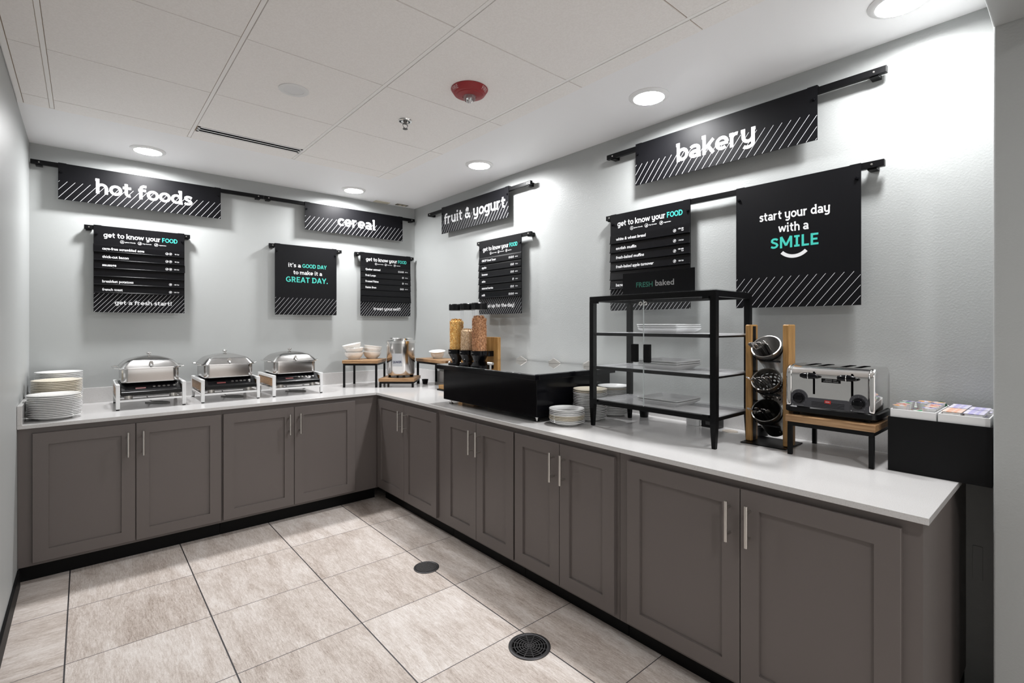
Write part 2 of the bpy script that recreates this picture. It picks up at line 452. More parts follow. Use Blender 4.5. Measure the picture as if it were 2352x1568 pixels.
def icon(mb, kind, cx, cz, r, y):
    ring2d(mb, cx, cz, r, r*.17, y)
    if kind == 0:      # grain: little triangle of strokes
        for sgn in (-1, 1):
            mb.poly([(cx+sgn*.55*r,y,cz-.4*r),(cx+sgn*.33*r,y,cz-.4*r),(cx,y,cz+.3*r),(cx,y,cz+.62*r)], [(0,1,2,3)])
        mb.poly([(cx-.5*r,y,cz-.42*r),(cx+.5*r,y,cz-.42*r),(cx+.5*r,y,cz-.25*r),(cx-.5*r,y,cz-.25*r)], [(0,1,2,3)])
    elif kind == 1:    # protein: dumbbell stroke
        mb.poly([(cx-.6*r,y,cz-.3*r),(cx-.35*r,y,cz-.5*r),(cx+.6*r,y,cz+.3*r),(cx+.35*r,y,cz+.5*r)], [(0,1,2,3)])
        ring2d(mb, cx+.25*r, cz-.3*r, .3*r, .14*r, y, 10)
    else:              # leaf
        pts = [(-.55,-.5),(-.2,.28),(.25,.5),(.55,.5),(.5,.1),(.25,-.3)]
        mb.poly([(cx+p[0]*r, y, cz+p[1]*r) for p in pts], [tuple(range(6))])

# ------------------------------------------------------------------ room shell
def struct(o): o['kind'] = 'structure'; return o
struct(MB().box(-W-.1, .1, -6.6, .1, -.1, 0).build('floor', m_floor, smooth=False))
struct(MB().box(-W-.1, .1, 0, .1, 0, H).build('wall_back', m_wall_s, smooth=False))
struct(MB().box(0, .1, PY, 0, 0, H).build('wall_right', m_wall, smooth=False))
struct(MB().box(-W-.1, -W, -6.6, 0, 0, H).build('wall_left', m_wall_s, smooth=False))
wn = struct(MB().box(-.34, .1, -6.6, PY, 0, H).build('wall_near', m_wall, smooth=False, bevel=.004))
struct(MB().box(-W, -.34, PY-.25, PY, 2.268, H).build('trim_1', m_wall, smooth=False, bevel=.004))
# ceiling : plaster border with a lay-in tile field
cl = MB().box(-W-.1, .1, -6.6, .1, H, H+.1).build('ceiling', m_gyp, smooth=False); struct(cl)
TX0, TX1, TY0, TY1 = -W+.004, -.655, PY+.004, -.765
g = MB().box(TX0, TX1, TY0, TY1, H-.003, H-.0002).build('ceiling_shadow_sheet', m_gridshadow, cl, smooth=False); struct(g)  # brown sheet that paints the joint shadows
xs = [TX0, -2.597, -1.988, -1.383, -.762, TX1]
ys = [TY0, -3.975, -3.365, -2.752, -2.148, -1.527, -.917, TY1]
mv = MB()
for x in xs[1:-1]: mv.box(x-.0080, x+.0080, TY0, TY1-.012, H-.0058, H-.003)
mv.box(TX0, TX0+.020, TY0, TY1, H-.0058, H-.003)
struct(mv.build('ceiling_grid', m_grid, cl, smooth=False))
mb = MB()
for i in range(len(xs)-1):
    for j in range(len(ys)-1):
        gx0 = .002 if i == 0 else .0098; gx1 = .0 if i == len(xs)-2 else .0098
        gy0 = .0022; gy1 = .0 if j == len(ys)-2 else .0022
        x0, x1, y0, y1 = xs[i]+gx0, xs[i+1]-gx1, ys[j]+gy0, ys[j+1]-gy1
        if i == 2 and j == 5: y1 = -1.012
        if i == 0: x0 = TX0+.0225
        mb.frustum((x0+.0012, x1-.0012, y0+.0012, y1-.0012), (x0, x1, y0, y1), H-.0072, H-.003)
struct(mb.build('ceiling_tiles', m_tile, cl, smooth=False))

# baseboards
struct(MB().box(-W, -W+.012, -6.4, -.742, 0, .09).build('baseboard_left', m_toe, smooth=False, bevel=.003))

# ------------------------------------------------------------------ ceiling fittings
def downlight(x, y, where, power=1.):
    t = thing('downlight', 'lit round recessed downlight ' + where, 'ceiling light', (x, y, H), 0, 'lit recessed downlights over the counter')
    MB().lathe([(.074,-.0005),(.075,-.011),(.080,-.012),(.090,-.007),(.098,-.003),(.098,-.0003)], 48).build('trim_ring', m_whitepl, t)
    ld_ = bpy.data.lights.new('downlight_beam', 'AREA'); ld_.shape = 'DISK'; ld_.size = .14
    ld_.energy = LAMP_W*power; ld_.spread = math.radians(BEAM); ld_.color = (.985,.99,1.0)
    lo_ = bpy.data.objects.new('downlight_beam', ld_); C.objects.link(lo_); lo_.parent = t; lo_.location = (0,0,-.0035)
    MB().lathe([(0,-.002),(.0738,-.002),(.0738,-.0006),(0,-.0006)], 48).build('lens', m_lens, t)
downlight(-2.152, -.314, 'above the hot foods sign', 1.12)
downlight(-.740, -.280, 'above the cereal sign')
downlight(-.331, -1.500, 'above the fruit & yogurt sign')
downlight(-.323, -2.900, 'above the bakery sign', .92)
downlight(-.275, -3.905, 'at the top right edge, nearest the beam', .64)
downlight(-1.75, -4.95, 'added as unseen fill in the passage ceiling behind the beam', HALL_FILL)  # out of view, added to lift the ceiling and floor light

t = thing('unlit_led_light', 'white unlit round disc fitting in the ceiling tile', 'ceiling fitting', (-1.699,-1.824,H-.0073))  # round LED ceiling light, switched off
MB().lathe([(.046,0),(.046,-.004),(.058,-.006),(.068,-.0035),(.068,0)], 40).build('trim_ring', m_whitepl, t)
MB().lathe([(0,-.0025),(.047,-.0025),(.047,0),(0,0)], 40).build('lens', m_frost, t)

t = thing('air_vent', 'white linear slot air vent with black slots in the tile ceiling', 'vent', (-1.683,-.968,H-.0005))
mb = MB()
for y0, y1 in ((-.042,-.030),(-.006,.006),(.028,.042)): mb.box(-.29,.29,y0,y1,-.0092,0)
mb.box(-.29,-.278,-.042,.042,-.0092,0).box(.278,.29,-.042,.042,-.0092,0)
mb.build('vent_frame', m_whitepl, t, smooth=False)
MB().box(-.278,.278,-.031,.030,-.0088,0).build('slot_void', mat('void_black',(.0012,.0012,.0012),.9,spec=0.), t, smooth=False)

t = thing('fire_sprinkler', 'small chrome pendant fire sprinkler in the ceiling tile', 'sprinkler', (-1.114,-1.855,H-.0073))
MB().lathe([(.0,0),(.038,0),(.036,-.006),(.026,-.009),(.012,-.004)], 32).build('escutcheon', m_chrome, t)
mb = MB().cyl((0,0,-.002),(0,0,-.020),.009,16)
for sg in (-1,1): mb.tube([(sg*.008,0,-.016),(sg*.015,0,-.028),(sg*.010,0,-.040),(0,0,-.046)], .0025, 8)
mb.build('frame', m_dsteel, t)
MB().lathe([(0,-.045),(.013,-.046),(.014,-.048),(0,-.049)], 20).build('deflector', m_dsteel, t)

t = thing('fire_alarm', 'red round fire alarm with clear strobe on the ceiling', 'fire alarm', (-1.057,-2.385,H-.0073), -.7)
MB().lathe([(0,0),(.088,0),(.0895,-.003),(.074,-.026),(.070,-.028),(.064,-.0285),(.061,-.0325),(.034,-.037),(.032,-.034),(0,-.034)], 64).build('housing', m_red, t)
def cone_text(ang):
    def fn(p):
        a = ang + p[0]/.085; z = -.006-.015*(1-p[2]); k = (z+.003)/-.023
        r = .0895-.0155*k+.0006
        return (r*math.cos(a), r*math.sin(a), z)
    return fn
for ang in (3.80, 5.86, 1.74):
    vs, fs = glyphs('FIRE', .01)
    x0 = min(v[0] for v in vs); x1 = max(v[0] for v in vs)
    f = cone_text(ang)
    mb = MB(); mb.poly([f(((vx-(x0+x1)/2)/(x1-x0)*.044, 0, vy/.73)) for vx, vy in vs], fs)
    mb.build('lettering', m_pinktext, t, smooth=False)
MB().lathe([(.030,-.033),(.029,-.046),(.022,-.058),(.010,-.064),(0,-.065)], 28).build('strobe_lens', m_strobe, t)
MB().box(-.012,.012,-.020,.020,-.048,-.034).cyl((0,-.018,-.050),(0,.018,-.050),.004,10).build('flash_tube', m_chrome, t, smooth=True)

t = thing('ceiling_plate', 'small cream plate on the ceiling edge near the corner', 'bracket', (-.371,-.046,H))
MB().box(-.072,.072,-.034,.034,-.004,0).build('plate', mat('cream_plate',(.62,.57,.46),.5), t, smooth=False, bevel=.001)
MB().tube([(.03,-.02,-.004),(.032,-.02,-.016),(.024,-.022,-.020)], .0018, 6).build('hook', m_nickel, t)
t = thing('ceiling_plate', 'small dark plate with two pale pads on the ceiling at the corner', 'bracket', (-.177,-.070,H))
MB().box(-.058,.058,-.024,.024,-.005,0).build('plate', mat('tarnished_plate',(.20,.18,.14),.4,.6), t, smooth=False, bevel=.001)
for sg in (-1,1): MB().box(sg*.022-.014,sg*.022+.014,-.022,.014,-.009,-.005).build('pad', mat('cream_plate'), t, smooth=False, bevel=.002)

# ------------------------------------------------------------------ floor drains
m_iron = mat('drain_metal', (.060,.058,.060), .42, .7)
t = thing('drain_cover', 'round dark floor cleanout cover with a fine grid, farther from the camera', 'floor drain', (-1.024,-1.931,0), .3)
MB().lathe([(0,.0004),(.0695,.0004),(.0695,.003),(.066,.0045),(.062,.0045),(.060,.0032),(0,.0032)], 48).build('cover', m_iron, t)
mb = MB()
for k in range(-6,7):
    h = math.sqrt(.058**2-(k*.0088)**2)
    mb.box(k*.0088-.0022, k*.0088+.0022, -h, h, .0030, .0044)
for k in range(-6,7):
    h = math.sqrt(.058**2-(k*.0088)**2)
    mb.box(-h, h, k*.0088-.0016, k*.0088+.0016, .0030, .0042)
mb.build('tread_grid', mat('drain_wear', (.11,.105,.105), .4, .7), t, smooth=False)
t = thing('drain_cover', 'round dark slotted floor drain grate, nearer to the camera', 'floor drain', (-1.051,-2.806,0), 0)
MB().lathe([(.072,.0004),(.0885,.0004),(.0885,.003),(.085,.005),(.076,.005),(.073,.0035)], 56, close=True).build('rim', m_iron, t)
MB().lathe([(0,.0003),(.0725,.0003),(.0725,.0009),(0,.0009)], 40).build('drain_well', mat('void_black',(.0012,.0012,.0012),.9,spec=0.), t)
mb = MB()
for r in (.010,.020,.031,.042,.053,.064): mb.lathe([(r-.0022,.001),(r+.0022,.001),(r+.0022,.0045),(r-.0022,.0045)], 40, close=True)
mb.lathe([(0,.001),(.004,.001),(.004,.0046),(0,.0046)], 12)
for k in range(12): mb.box(.005,.0745,-.0018,.0018,.001,.0044, Matrix.Rotation(2*PI*k/12,4,'Z'))
mb.build('grate', m_iron, t, smooth=False)

# ------------------------------------------------------------------ cabinets
def door_mesh(wd, ht):
    st = .062; mb = MB()
    a = wd/2
    # shaker door: frame ring with a recessed panel, one closed shell
    def ring(x, z0, z1, y): return [(-x,y,z0),(x,y,z0),(x,y,z1),(-x,y,z1)]
    vs = ring(a,0,ht,0)+ring(a,0,ht,-.0165)+ring(a-.0015,.0015,ht-.0015,-.018)+ring(a-st,st,ht-st,-.018)+ring(a-st-.001,st+.001,ht-st-.001,-.009)
    fs = [(0,1,2,3)]
    for k in range(4):
        for i in range(4):
            j = (i+1) % 4
            fs.append((4*k+i, 4*k+j, 4*k+4+j, 4*k+4+i))
    fs.append((16,17,18,19))
    return mb.poly(vs, fs)
def handle(parent, x, zc):
    mb = MB().cyl((x,-.050,zc-.070),(x,-.050,zc+.070),.0062,14)
    for s in (-1,1): mb.cyl((x,-.016,zc+s*.046),(x,-.050,zc+s*.046),.0045,10)
    mb.build('handle', m_nickel, parent)
def cabinet(label, x0, x1, doors, origin, rz, end_panel=False):
    """x runs along the front in local coordinates; doors = (xa, xb, handle side)"""
    t = thing('base_cabinet', label, 'cabinet', (origin[0], origin[1], 0), rz)
    MB().box(x0, x1, 0, CF-.01, .095, Z-.0205).build('body', m_cab, t, smooth=False)
    MB().box(x0+.002, x1-(.0 if not end_panel else .004), .062, CF-.012, .0005, .095).build('toe_kick', m_toe, t, smooth=False)
    for xa, xb, side in doors:
        d = door_mesh(xb-xa, .674).build('door', m_cab, t, loc=((xa+xb)/2, 0, .112), smooth=False)
        hx = (xb-xa)/2-.033
        handle(d, hx if side == 'r' else -hx, .5605)
bo = (0, -CF)
cabinet('grey two-door cabinet at the left end, under the stacked dinner plates', -W+.001, -1.807, [(-2.673,-2.246,'r'),(-2.242,-1.812,'l')], bo, 0)
cabinet('grey two-door cabinet left of the inside corner, below the right two warmers', -1.806, -CF, [(-1.800,-1.3705,'r'),(-1.3675,-.932,'l')], bo, 0)
# right run: local x = -world y
ro = (-CF, 0)
cabinet('grey narrow two-door cabinet on the right run touching the inside corner', CF, 1.690, [(.764,1.1805,'r'),(1.1835,1.607,'l')], ro, -PI/2)
cabinet('grey narrow two-door cabinet below the black cold food bar', 1.691, 2.367, [(1.709,2.034,'r'),(2.037,2.361,'l')], ro, -PI/2)
cabinet('grey narrow two-door cabinet below the small front plate stack', 2.368, 3.036, [(2.374,2.695,'r'),(2.698,3.018,'l')], ro, -PI/2)
cabinet('grey wide two-door cabinet at the right end, nearest the camera', 3.038, 4.045, [(3.085,3.5535,'r'),(3.5565,4.000,'l')], ro, -PI/2, True)

# countertop
t = thing('countertop', 'L-shaped speckled white quartz countertop on the grey cabinets', 'countertop', (0,0,Z))
pts = [(-W+.001,-.001),(-.001,-.001),(-.001,-L),(-D,-L),(-D,-D),(-W+.001,-D)]
MB().prism(pts, 2, -.0195, 0).build('slab', m_quartz, t, smooth=False, bevel=.0012)
mb = MB().box(-W+.021,-.021,-.020,-.001,0,.100).box(-.020,-.001,-L,-.020,0,.100)
mb.build('backsplash', m_quartz, t, smooth=False, bevel=.0012)
MB().box(-W+.001,-W+.020,-D,-.001,0,.100).build('side_splash', m_quartz, t, smooth=False, bevel=.0012)
MB().lathe([(0,.0006),(.030,.0006),(.033,.002),(.036,.0004),(.036,0)], 28, Matrix.Translation((-.095,-3.205,.0003))).build('cable_grommet', mat('beige_plastic',(.50,.44,.38),.5), t)

# ------------------------------------------------------------------ signs on the walls
SY = -.056       # front face of the hanging panels
def rail(label, x, half, z, rz, wall, clips):
    """x = position along the wall of its centre"""
    loc = (x, 0, z) if wall == 'b' else (0, x, z)
    t = thing('sign_rail', label, 'rail', loc, rz)
    MB().box(-half, half, -.053, -.031, -.028, 0).build('bar', m_black, t, smooth=False, bevel=.002)
    for c in clips:
        MB().box(c-.016, c+.016, -.046, 0, -.0335, -.0283).box(c-.016,c+.016,-.0305,0,-.028,-.004).build('standoff', m_black, t, smooth=False, bevel=.001)
        MB().lathe([(0,0),(.0045,0),(.003,.003),(0,.0035)], 10, Matrix.Translation((c,-.053,-.014)) @ Matrix.Rotation(PI/2,4,'X')).build('screw', m_nickel, t)
def panel(t, w_, h_):
    mb = MB().box(-w_/2, w_/2, SY-.001, SY+.003, -h_, 0)
    for s in (-1,1):   # folded tabs that hook over the rail
        x0 = s*(w_/2-.020)
        mb.box(x0-.020, x0+.020, SY-.001, -.030, .0005, .0022)
    mb.build('panel', m_sign, t, smooth=False)
    for s in (-1,1):
        MB().lathe([(.0075,0),(.0075,.004),(.005,.008),(0,.009)], 16, Matrix.Translation((s*(w_/2-.014), SY-.001, -.058)) @ Matrix.Rotation(PI/2,4,'X')).build('knob_screw', m_blackgl, t)
TY = SY-.0016
def header(word, label, pos, z, rz, wall, x0f, x1f, base=.068, asc=.098, w_=.908, h_=.231, size=None):
    loc = (pos, 0, z) if wall == 'b' else (0, pos, z)
    t = thing('header_sign', label, 'sign', loc, rz)
    panel(t, w_, h_)
    mb = MB(); stripes(mb, -w_/2, w_/2, -h_, -h_+.118, .0375, TY); mb.build('stripe_pattern', m_stripe, t, smooth=False)
    mb = MB(); add_text(mb, word, (x0f-.5)*w_, -h_+base, asc, (x1f-x0f)*w_, 'l', TY-.0008, .028, slabbed=True)
    mb.build('lettering', m_white_ink, t, smooth=False)
    return t
HZ = 2.386
rail('long black rail holding the hot foods sign', -2.054, .669, HZ, 0, 'b', [-.630,.630])
rail('black rail running to the corner, holding the cereal sign', -.703, .679, HZ, 0, 'b', [-.645,.645])
header('hot foods', 'wide black sign reading hot foods', -2.141, HZ, 0, 'b', .200, .802)
header('cereal', 'wide black sign reading cereal', -.615, HZ, 0, 'b', .305, .694, asc=.095)
rail('black rail holding the fruit & yogurt sign', -1.037, .700, HZ+.002, -PI/2, 'r', [-.665,.665])
header('fruit & yogurt', 'wide black sign reading fruit & yogurt', -1.040, HZ+.010, -PI/2, 'r', .050, .958, base=.078, asc=.094, w_=.920, h_=.233)
rail('black rail holding the bakery sign', -3.118, .698, HZ, -PI/2, 'r', [-.655,.655])
header('bakery', 'wide black sign reading bakery', -3.102, HZ+.006, -PI/2, 'r', .278, .722, base=.068, asc=.100, w_=.938, h_=.236)

def board(name, label, pos, rz, wall, w_, h_=.575, z=2.013):
    loc = (pos, 0, z) if wall == 'b' else (0, pos, z)
    t = thing(name, label, 'sign', loc, rz); panel(t, w_, h_); return t
def menu(label, pos, rz, wall, rows, foot, w_=.505, footw=(.215,.845)):
    h_ = .575
    t = board('menu_board', label, pos, rz, wall, w_)
    mb = MB(); stripes(mb, -w_/2, w_/2, -h_, -h_+.126, .0245, TY, .82, .0021); mb.build('stripe_pattern', m_stripe, t, smooth=False)
    X = lambda f: (f-.5)*w_
    mb = MB()
    add_text(mb, 'get to know your', X(.100), -.0755, .0345, .615*w_, 'l', TY, .03, slabbed=True); mb.build('lettering', m_white_ink, t, smooth=False)
    mb = MB()
    ix = (.295, .485, .668)
    for k, (fx, s, wd) in enumerate(zip(ix, ('gluten friendly', '>5g of protein', 'vegetarian'), (.115,.10,.085))):
        icon(mb, k, X(fx), -.0975, .0112, TY)
        add_text(mb, s, X(fx)+.015, -.1005, .0062, wd*w_, 'l', TY, .03)
    mb.build('icon_legend', m_white_ink, t, smooth=False)
    if foot:
        mb = MB(); add_text(mb, foot, X(sum(footw)/2), -.523, .0285, (footw[1]-footw[0])*w_, 'c', TY-.0006, .035, slabbed=True); mb.build('footer_lettering', m_white_ink, t, smooth=False)
    mb = MB(); add_text(mb, 'FOOD', X(.735), -.0755, .0315, .180*w_, 'l', TY, .035, slabbed=True); mb.build('accent_lettering', m_green_ink, t, smooth=False)
    for k, row in enumerate(rows):
        z0 = -.122-.0545*k; z1 = z0-.0535
        dx = random.choice((0, 0, -.003, .003))
        sl = MB().prism([(SY+.002,z0),(SY-.004,z0-.003),(SY-.0055,z0-.012),(SY-.0085,z1+.007),(SY-.0125,z1+.004),(SY-.0125,z1),(SY+.002,z1)], 0, -w_/2+.001+dx, w_/2-.001+dx)
        sl = sl.build('menu_slat', m_slat, t, smooth=False)
        if not row[0]: continue
        mb = MB()
        def fn(p):                       # lay the writing on the sloping face of the slat
            k_ = (z0-.012-p[2])/(z0-.012-(z1+.007))
            return (p[0], SY-.0055-.003*k_-.0006, p[2])
        s, wd, icons, cal = row
        add_text(mb, s, X(.088), z1+.0165, .0178, wd*w_, 'l', 0, .02, fn); mb.build('item_lettering', m_white_ink, sl, smooth=False)
        mb = MB(); tmp = MB()
        for q, kd in enumerate(icons):
            icon(tmp, kd, X(.832)-.021*(len(icons)-1-q), z1+.021, .0088, 0)
        tmp.bm.verts.ensure_lookup_table(); tmp.bm.faces.ensure_lookup_table()
        mb.poly([fn(v.co) for v in tmp.bm.verts], [[v.index for v in f.verts] for f in (tmp.bm.verts.index_update(), tmp.bm.faces)[1]]); tmp.bm.free()
        mb.build('diet_icons', m_white_ink, sl, smooth=False)
        cl_ = cal.split('\n')
        for q, c_ in enumerate(cl_):
            mb = MB(); add_text(mb, c_, X(.932), z1+.0175-.010*q+(.008 if len(cl_) > 1 else 0), .0072, None, 'r', 0, .02, fn); mb.build('calorie_lettering', m_white_ink, sl, smooth=False)
    return t
BZ = 2.013
rail('short black rail holding the hot foods menu board', -2.176, .294, BZ-.002, 0, 'b', [-.270,.270])
rail('short black rail holding the good day poster', -1.049, .297, BZ-.002, 0, 'b', [-.270,.270])
rail('short black rail holding the cereal menu board', -.335, .297, BZ-.002, 0, 'b', [-.270,.270])
menu('black menu board listing scrambled eggs, bacon and sausage', -2.170, 0, 'b', [
    ('cage-free scrambled eggs', .445, (1,2), '90 Cal'), ('thick-cut bacon', .275, (1,2), '90 Cal'), ('sausage', .145, (1,2), '230 Cal'),
    ('',), ('breakfast potatoes', .327, (2,), '140 Cal'), ('french toast', .212, (2,), '240 Cal')], 'get a fresh start!')
menu('black menu board listing oatmeal and cereals, beside the corner', -.329, 0, 'b', [
    ('Quaker oatmeal', .285, (0,1,2), '150 Cal'), ('Fruit Loops', .195, (2,), '110 Cal'), ('Frosted Flakes', .25, (2,), '130 Cal'),
    ('Raisin Bran', .205, (1,2), '190 Cal'), ('',), ('',)], 'treat yourself!', footw=(.245,.785))
rail('short black rail holding the yogurt menu board', -1.418, .320, BZ+.012, -PI/2, 'r', [-.295,.295])
menu('black menu board listing yogurt, apples and milk', -1.390, -PI/2, 'r', [
    ('OIKOS* Greek Yogurt', .345, (0,1,2), '100 Cal'), ('apples', .115, (0,2), '70 Cal'), ('bananas', .145, (0,2), '100 Cal'),
    ('salsa', .09, (2,), '10 Cal'), ('seasonal berries', .28, (0,2), '45 Cal'), ('milk', .085, (0,1,2), '120 Cal')], 'fuel up for the day!', .512, (.150,.845))
rail('long black rail holding the bread menu board and the smile poster', -3.111, .697, BZ+.002, -PI/2, 'r', [-.672,.12,.655])
menu('black menu board listing breads and muffins, partly behind the display case', -2.714, -PI/2, 'r', [
    ('white & wheat bread', .395, (2,), '120-180\nCal'), ('english muffin', .275, (2,), '110 Cal'), ('fresh-baked muffins', .375, (2,), '340-400\nCal'),
    ('fresh-baked apple turnover', .495, (2,), '120 Cal'), ('',), ('bagels', .125, (2,), '280 Cal')], None, .522)

t = board('poster_sign', "square black poster reading it's a good day to make it a great day", -1.052, 0, 'b', .503)
w_ = .503
mb = MB(); stripes(mb, -w_/2, w_/2, -.575, -.575+.140, .0335, TY, .80, .0021); mb.build('stripe_pattern', m_stripe, t, smooth=False)
mb = MB(); add_text(mb, "it's a", -.150, -.182, .034, .100, 'l', TY, .03, slabbed=True); mb.build('lettering', m_white_ink, t, smooth=False)
mb = MB(); add_text(mb, 'to make it a', .008, -.240, .034, .235, 'c', TY, .03, slabbed=True); mb.build('lettering', m_white_ink, t, smooth=False)
mb = MB(); add_text(mb, 'GOOD DAY', -.038, -.182, .034, .203, 'l', TY, .02, slabbed=True); mb.build('accent_lettering', m_green_ink, t, smooth=False)
mb = MB(); add_text(mb, 'GREAT DAY.', .003, -.306, .047, .342, 'c', TY, .035, slabbed=True)
mb.build('accent_lettering', m_green_ink, t, smooth=False)

w_ = .514
t = board('poster_sign', 'square black poster reading start your day with a smile', -3.474, -PI/2, 'r', w_, .580)
mb = MB(); stripes(mb, -w_/2, w_/2, -.580, -.580+.140, .0345, TY, .80, .0021); mb.build('stripe_pattern', m_stripe, t, smooth=False)
mb = MB(); add_text(mb, 'start your day', 0, -.178, .042, .292, 'c', TY, .02, slabbed=True); mb.build('lettering', m_white_ink, t, smooth=False)
mb = MB(); add_text(mb, 'with a', 0, -.240, .042, .126, 'c', TY, .02, slabbed=True); mb.build('lettering', m_white_ink, t, smooth=False)
mb = MB()
ring2d(mb, .003, -.322+.040, .078, .0155, TY, 24, PI*1.5-.80, PI*1.5+.80)
mb.build('smile_mark', m_white_ink, t, smooth=False)
mb = MB(); add_text(mb, 'SMILE', .003, -.312, .054, .198, 'c', TY, .035, slabbed=True); mb.build('accent_lettering', m_green_ink, t, smooth=False)

tag(MB().box(-.004,0,-4.090,-4.062,.423,.545).build('outlet_cover', m_wall_s, smooth=False, bevel=.0015), 'blank painted outlet cover on the wall below the black stand', 'outlet cover')

# ------------------------------------------------------------------ plates, bowls
def plate_mesh(name, R, material, h=.022):
    return MB().lathe([(0,.0035),(R*.56,.0035),(R*.575,.0006),(R*.63,.0006),(R*.65,.004),(R*.99,h-.004),(R,h-.0015),(R*.99,h),(R*.955,h-.0008),(R*.66,.0085),(0,.0072)], 48).mesh(name, material, angle=50)
def stack(me_of, x, y, z0, n, pitch, label, group, jit=.003, tilt=0):
    for i in range(n):                    # i counts from the top
        k = n-1-i
        o = linked('plate', me_of(i), None, (x+random.uniform(-jit,jit), y+random.uniform(-jit,jit), z0+k*pitch), (0, 0, random.uniform(0,6)))
        tag(o, label(i, n), 'plate', group)
dw = plate_mesh('dinner_plate', .1145, m_porc); dc = plate_mesh('cream_dinner_plate', .1147, m_cream)
ZP = Z+.0006
stack(lambda i: dw, -2.592, -.603, ZP, 13, .0095, lambda i, n: 'white dinner plate, %s in the front stack by the left wall' % from_top(i, n), 'white dinner plates in the front stack')
def mid_lab(i, n): return ('cream dinner plate, %s in the middle stack by the left wall' if i < 8 else 'white dinner plate, %s in the middle stack by the left wall') % from_top(i, n)
stack(lambda i: dc if i < 8 else dw, -2.590, -.369, ZP, 19, .0096, mid_lab, 'dinner plates in the middle stack', .001)
stack(lambda i: dw, -2.588, -.1365, ZP, 22, .0097, lambda i, n: 'white dinner plate, %s in the rear stack by the left wall' % (from_top(i, n) if i < 20 or i == n-1 else 'next to lowest'), 'white dinner plates in the rear stack', .0004)
sw = plate_mesh('side_plate', .092, m_porc, .021); sc = plate_mesh('cream_side_plate', .0925, m_cream, .021)
def lab1(i, n): return ('cream side plate, %s in the short stack before the display case' if i in (4,5,6) else 'white side plate, %s in the short stack before the display case') % from_top(i, n)
stack(lambda i: sc if i in (4,5,6) else sw, -.565, -2.567, ZP, 9, .0079, lab1, 'side plates in the short front stack')
def lab2(i, n): return ('cream side plate, %s in the tall stack beside the black food bar' if i < 2 else 'white side plate, %s in the tall stack beside the black food bar') % from_top(i, n)
stack(lambda i: sc if i < 2 else sw, -.372, -2.557, ZP, 18, .0087, lab2, 'side plates in the tall middle stack')
stack(lambda i: sc if i == 1 else sw, -.158, -2.556, ZP, 18, .0087, lambda i, n: ('cream' if i == 1 else 'white') + ' side plate, %s in the tall stack nearest the wall' % from_top(i, n), 'side plates in the tall rear stack', .002)

def bowl_mesh(name, R, h, material):
    return MB().lathe([(0,.004),(R*.48,.004),(R*.50,0),(R*.56,0),(R*.60,.005),(R*.82,h*.36),(R*.96,h*.72),(R,h-.001),(R*.985,h),(R*.95,h-.003),(R*.90,h*.70),(R*.72,h*.32),(R*.4,.011),(0,.010)], 44).mesh(name, material, angle=50)
bw = bowl_mesh('cereal_bowl', .078, .061, m_bowl)
AZ = 1.0602
bl = [(0,0,0,0,0),(0.002,0,.040,.02,-.03),(-.006,.004,.070,-.05,-.20)]
def bowls(x, y, spec, where, group):
    n = len(spec)
    for k, (dx, dy, dz, rx, ry) in enumerate(spec):
        o = linked('bowl', bw, None, (x+dx, y+dy, AZ+.0005+dz), (rx, ry, 0))
        tag(o, 'white cereal bowl, %s %s' % (('lowest','middle','tilted topmost')[k], where), 'bowl', group)
bowls(-.722, -.240, bl, 'of the left stack on the tall wooden riser', 'cereal bowls in the left stack')
bowls(-.556, -.240, [(0,0,0,0,0),(0,0,.030,-.02,.06),(.002,0,.050,.0,.13)], 'of the right stack on the tall wooden riser', 'cereal bowls in the right stack')
b1 = bowl_mesh('small_bowl', .062, .056, m_porc); b2 = MB().lathe([(0,.003),(.028,.003),(.030,0),(.034,.001),(.056,.022),(.070,.034),(.072,.0355),(.069,.036),(.054,.026),(.030,.007),(0,.006)], 44).mesh('rimmed_bowl', m_porc, angle=50)
tag(linked('bowl', b1, None, (-.120,-.610,AZ+.0005)), 'plain white bowl under the wide-rimmed bowl on the long riser', 'bowl')
tag(linked('bowl', b2, None, (-.122,-.612,AZ+.030), (.10,-.11,0)), 'wide-rimmed white bowl resting in another bowl on the long riser', 'bowl')

# ------------------------------------------------------------------ wooden risers
def riser(label, corner, rz, wd, dp, top, name='display_riser'):
    """corner = front left foot, local x along the front, local y to the back"""
    t = thing(name, label, 'riser', (corner[0], corner[1], Z), rz)
    h = top-Z; th = .026; lg = .016
    MB().box(-.006, wd+.006, -.006, dp+.006, h-th, h).build('wooden_top', m_wood, t, smooth=False, bevel=.0025)
    mb = MB(); zt = h-th-.0004
    mb.box(0, wd, 0, lg, zt-lg, zt).box(0, wd, dp-lg, dp, zt-lg, zt).box(0, lg, lg, dp-lg, zt-lg, zt).box(wd-lg, wd, lg, dp-lg, zt-lg, zt)
    mb.build('frame', m_black, t, smooth=False, bevel=.0015)
    for x in (0, wd-lg):
        for y in (0, dp-lg):
            MB().box(x, x+lg, y, y+lg, .0004, zt-lg).build('leg', m_black, t, smooth=False, bevel=.001)
    return t
RZ = -.711
riser('tall square wooden riser with black legs holding white bowls', (-.846,-.310), RZ, .282, .282, AZ)
riser('low square wooden riser with black legs under the steel oatmeal pot', (-.618,-.506), RZ, .284, .282, .9095)
riser('long wooden riser against the right wall, beside the cereal dispenser', (-.232,-.445), -PI/2, .470, .205, AZ)
riser('low square wooden riser with thick black legs under the toaster', (-.338,-3.553), -PI/2, .287, .287, .9935)

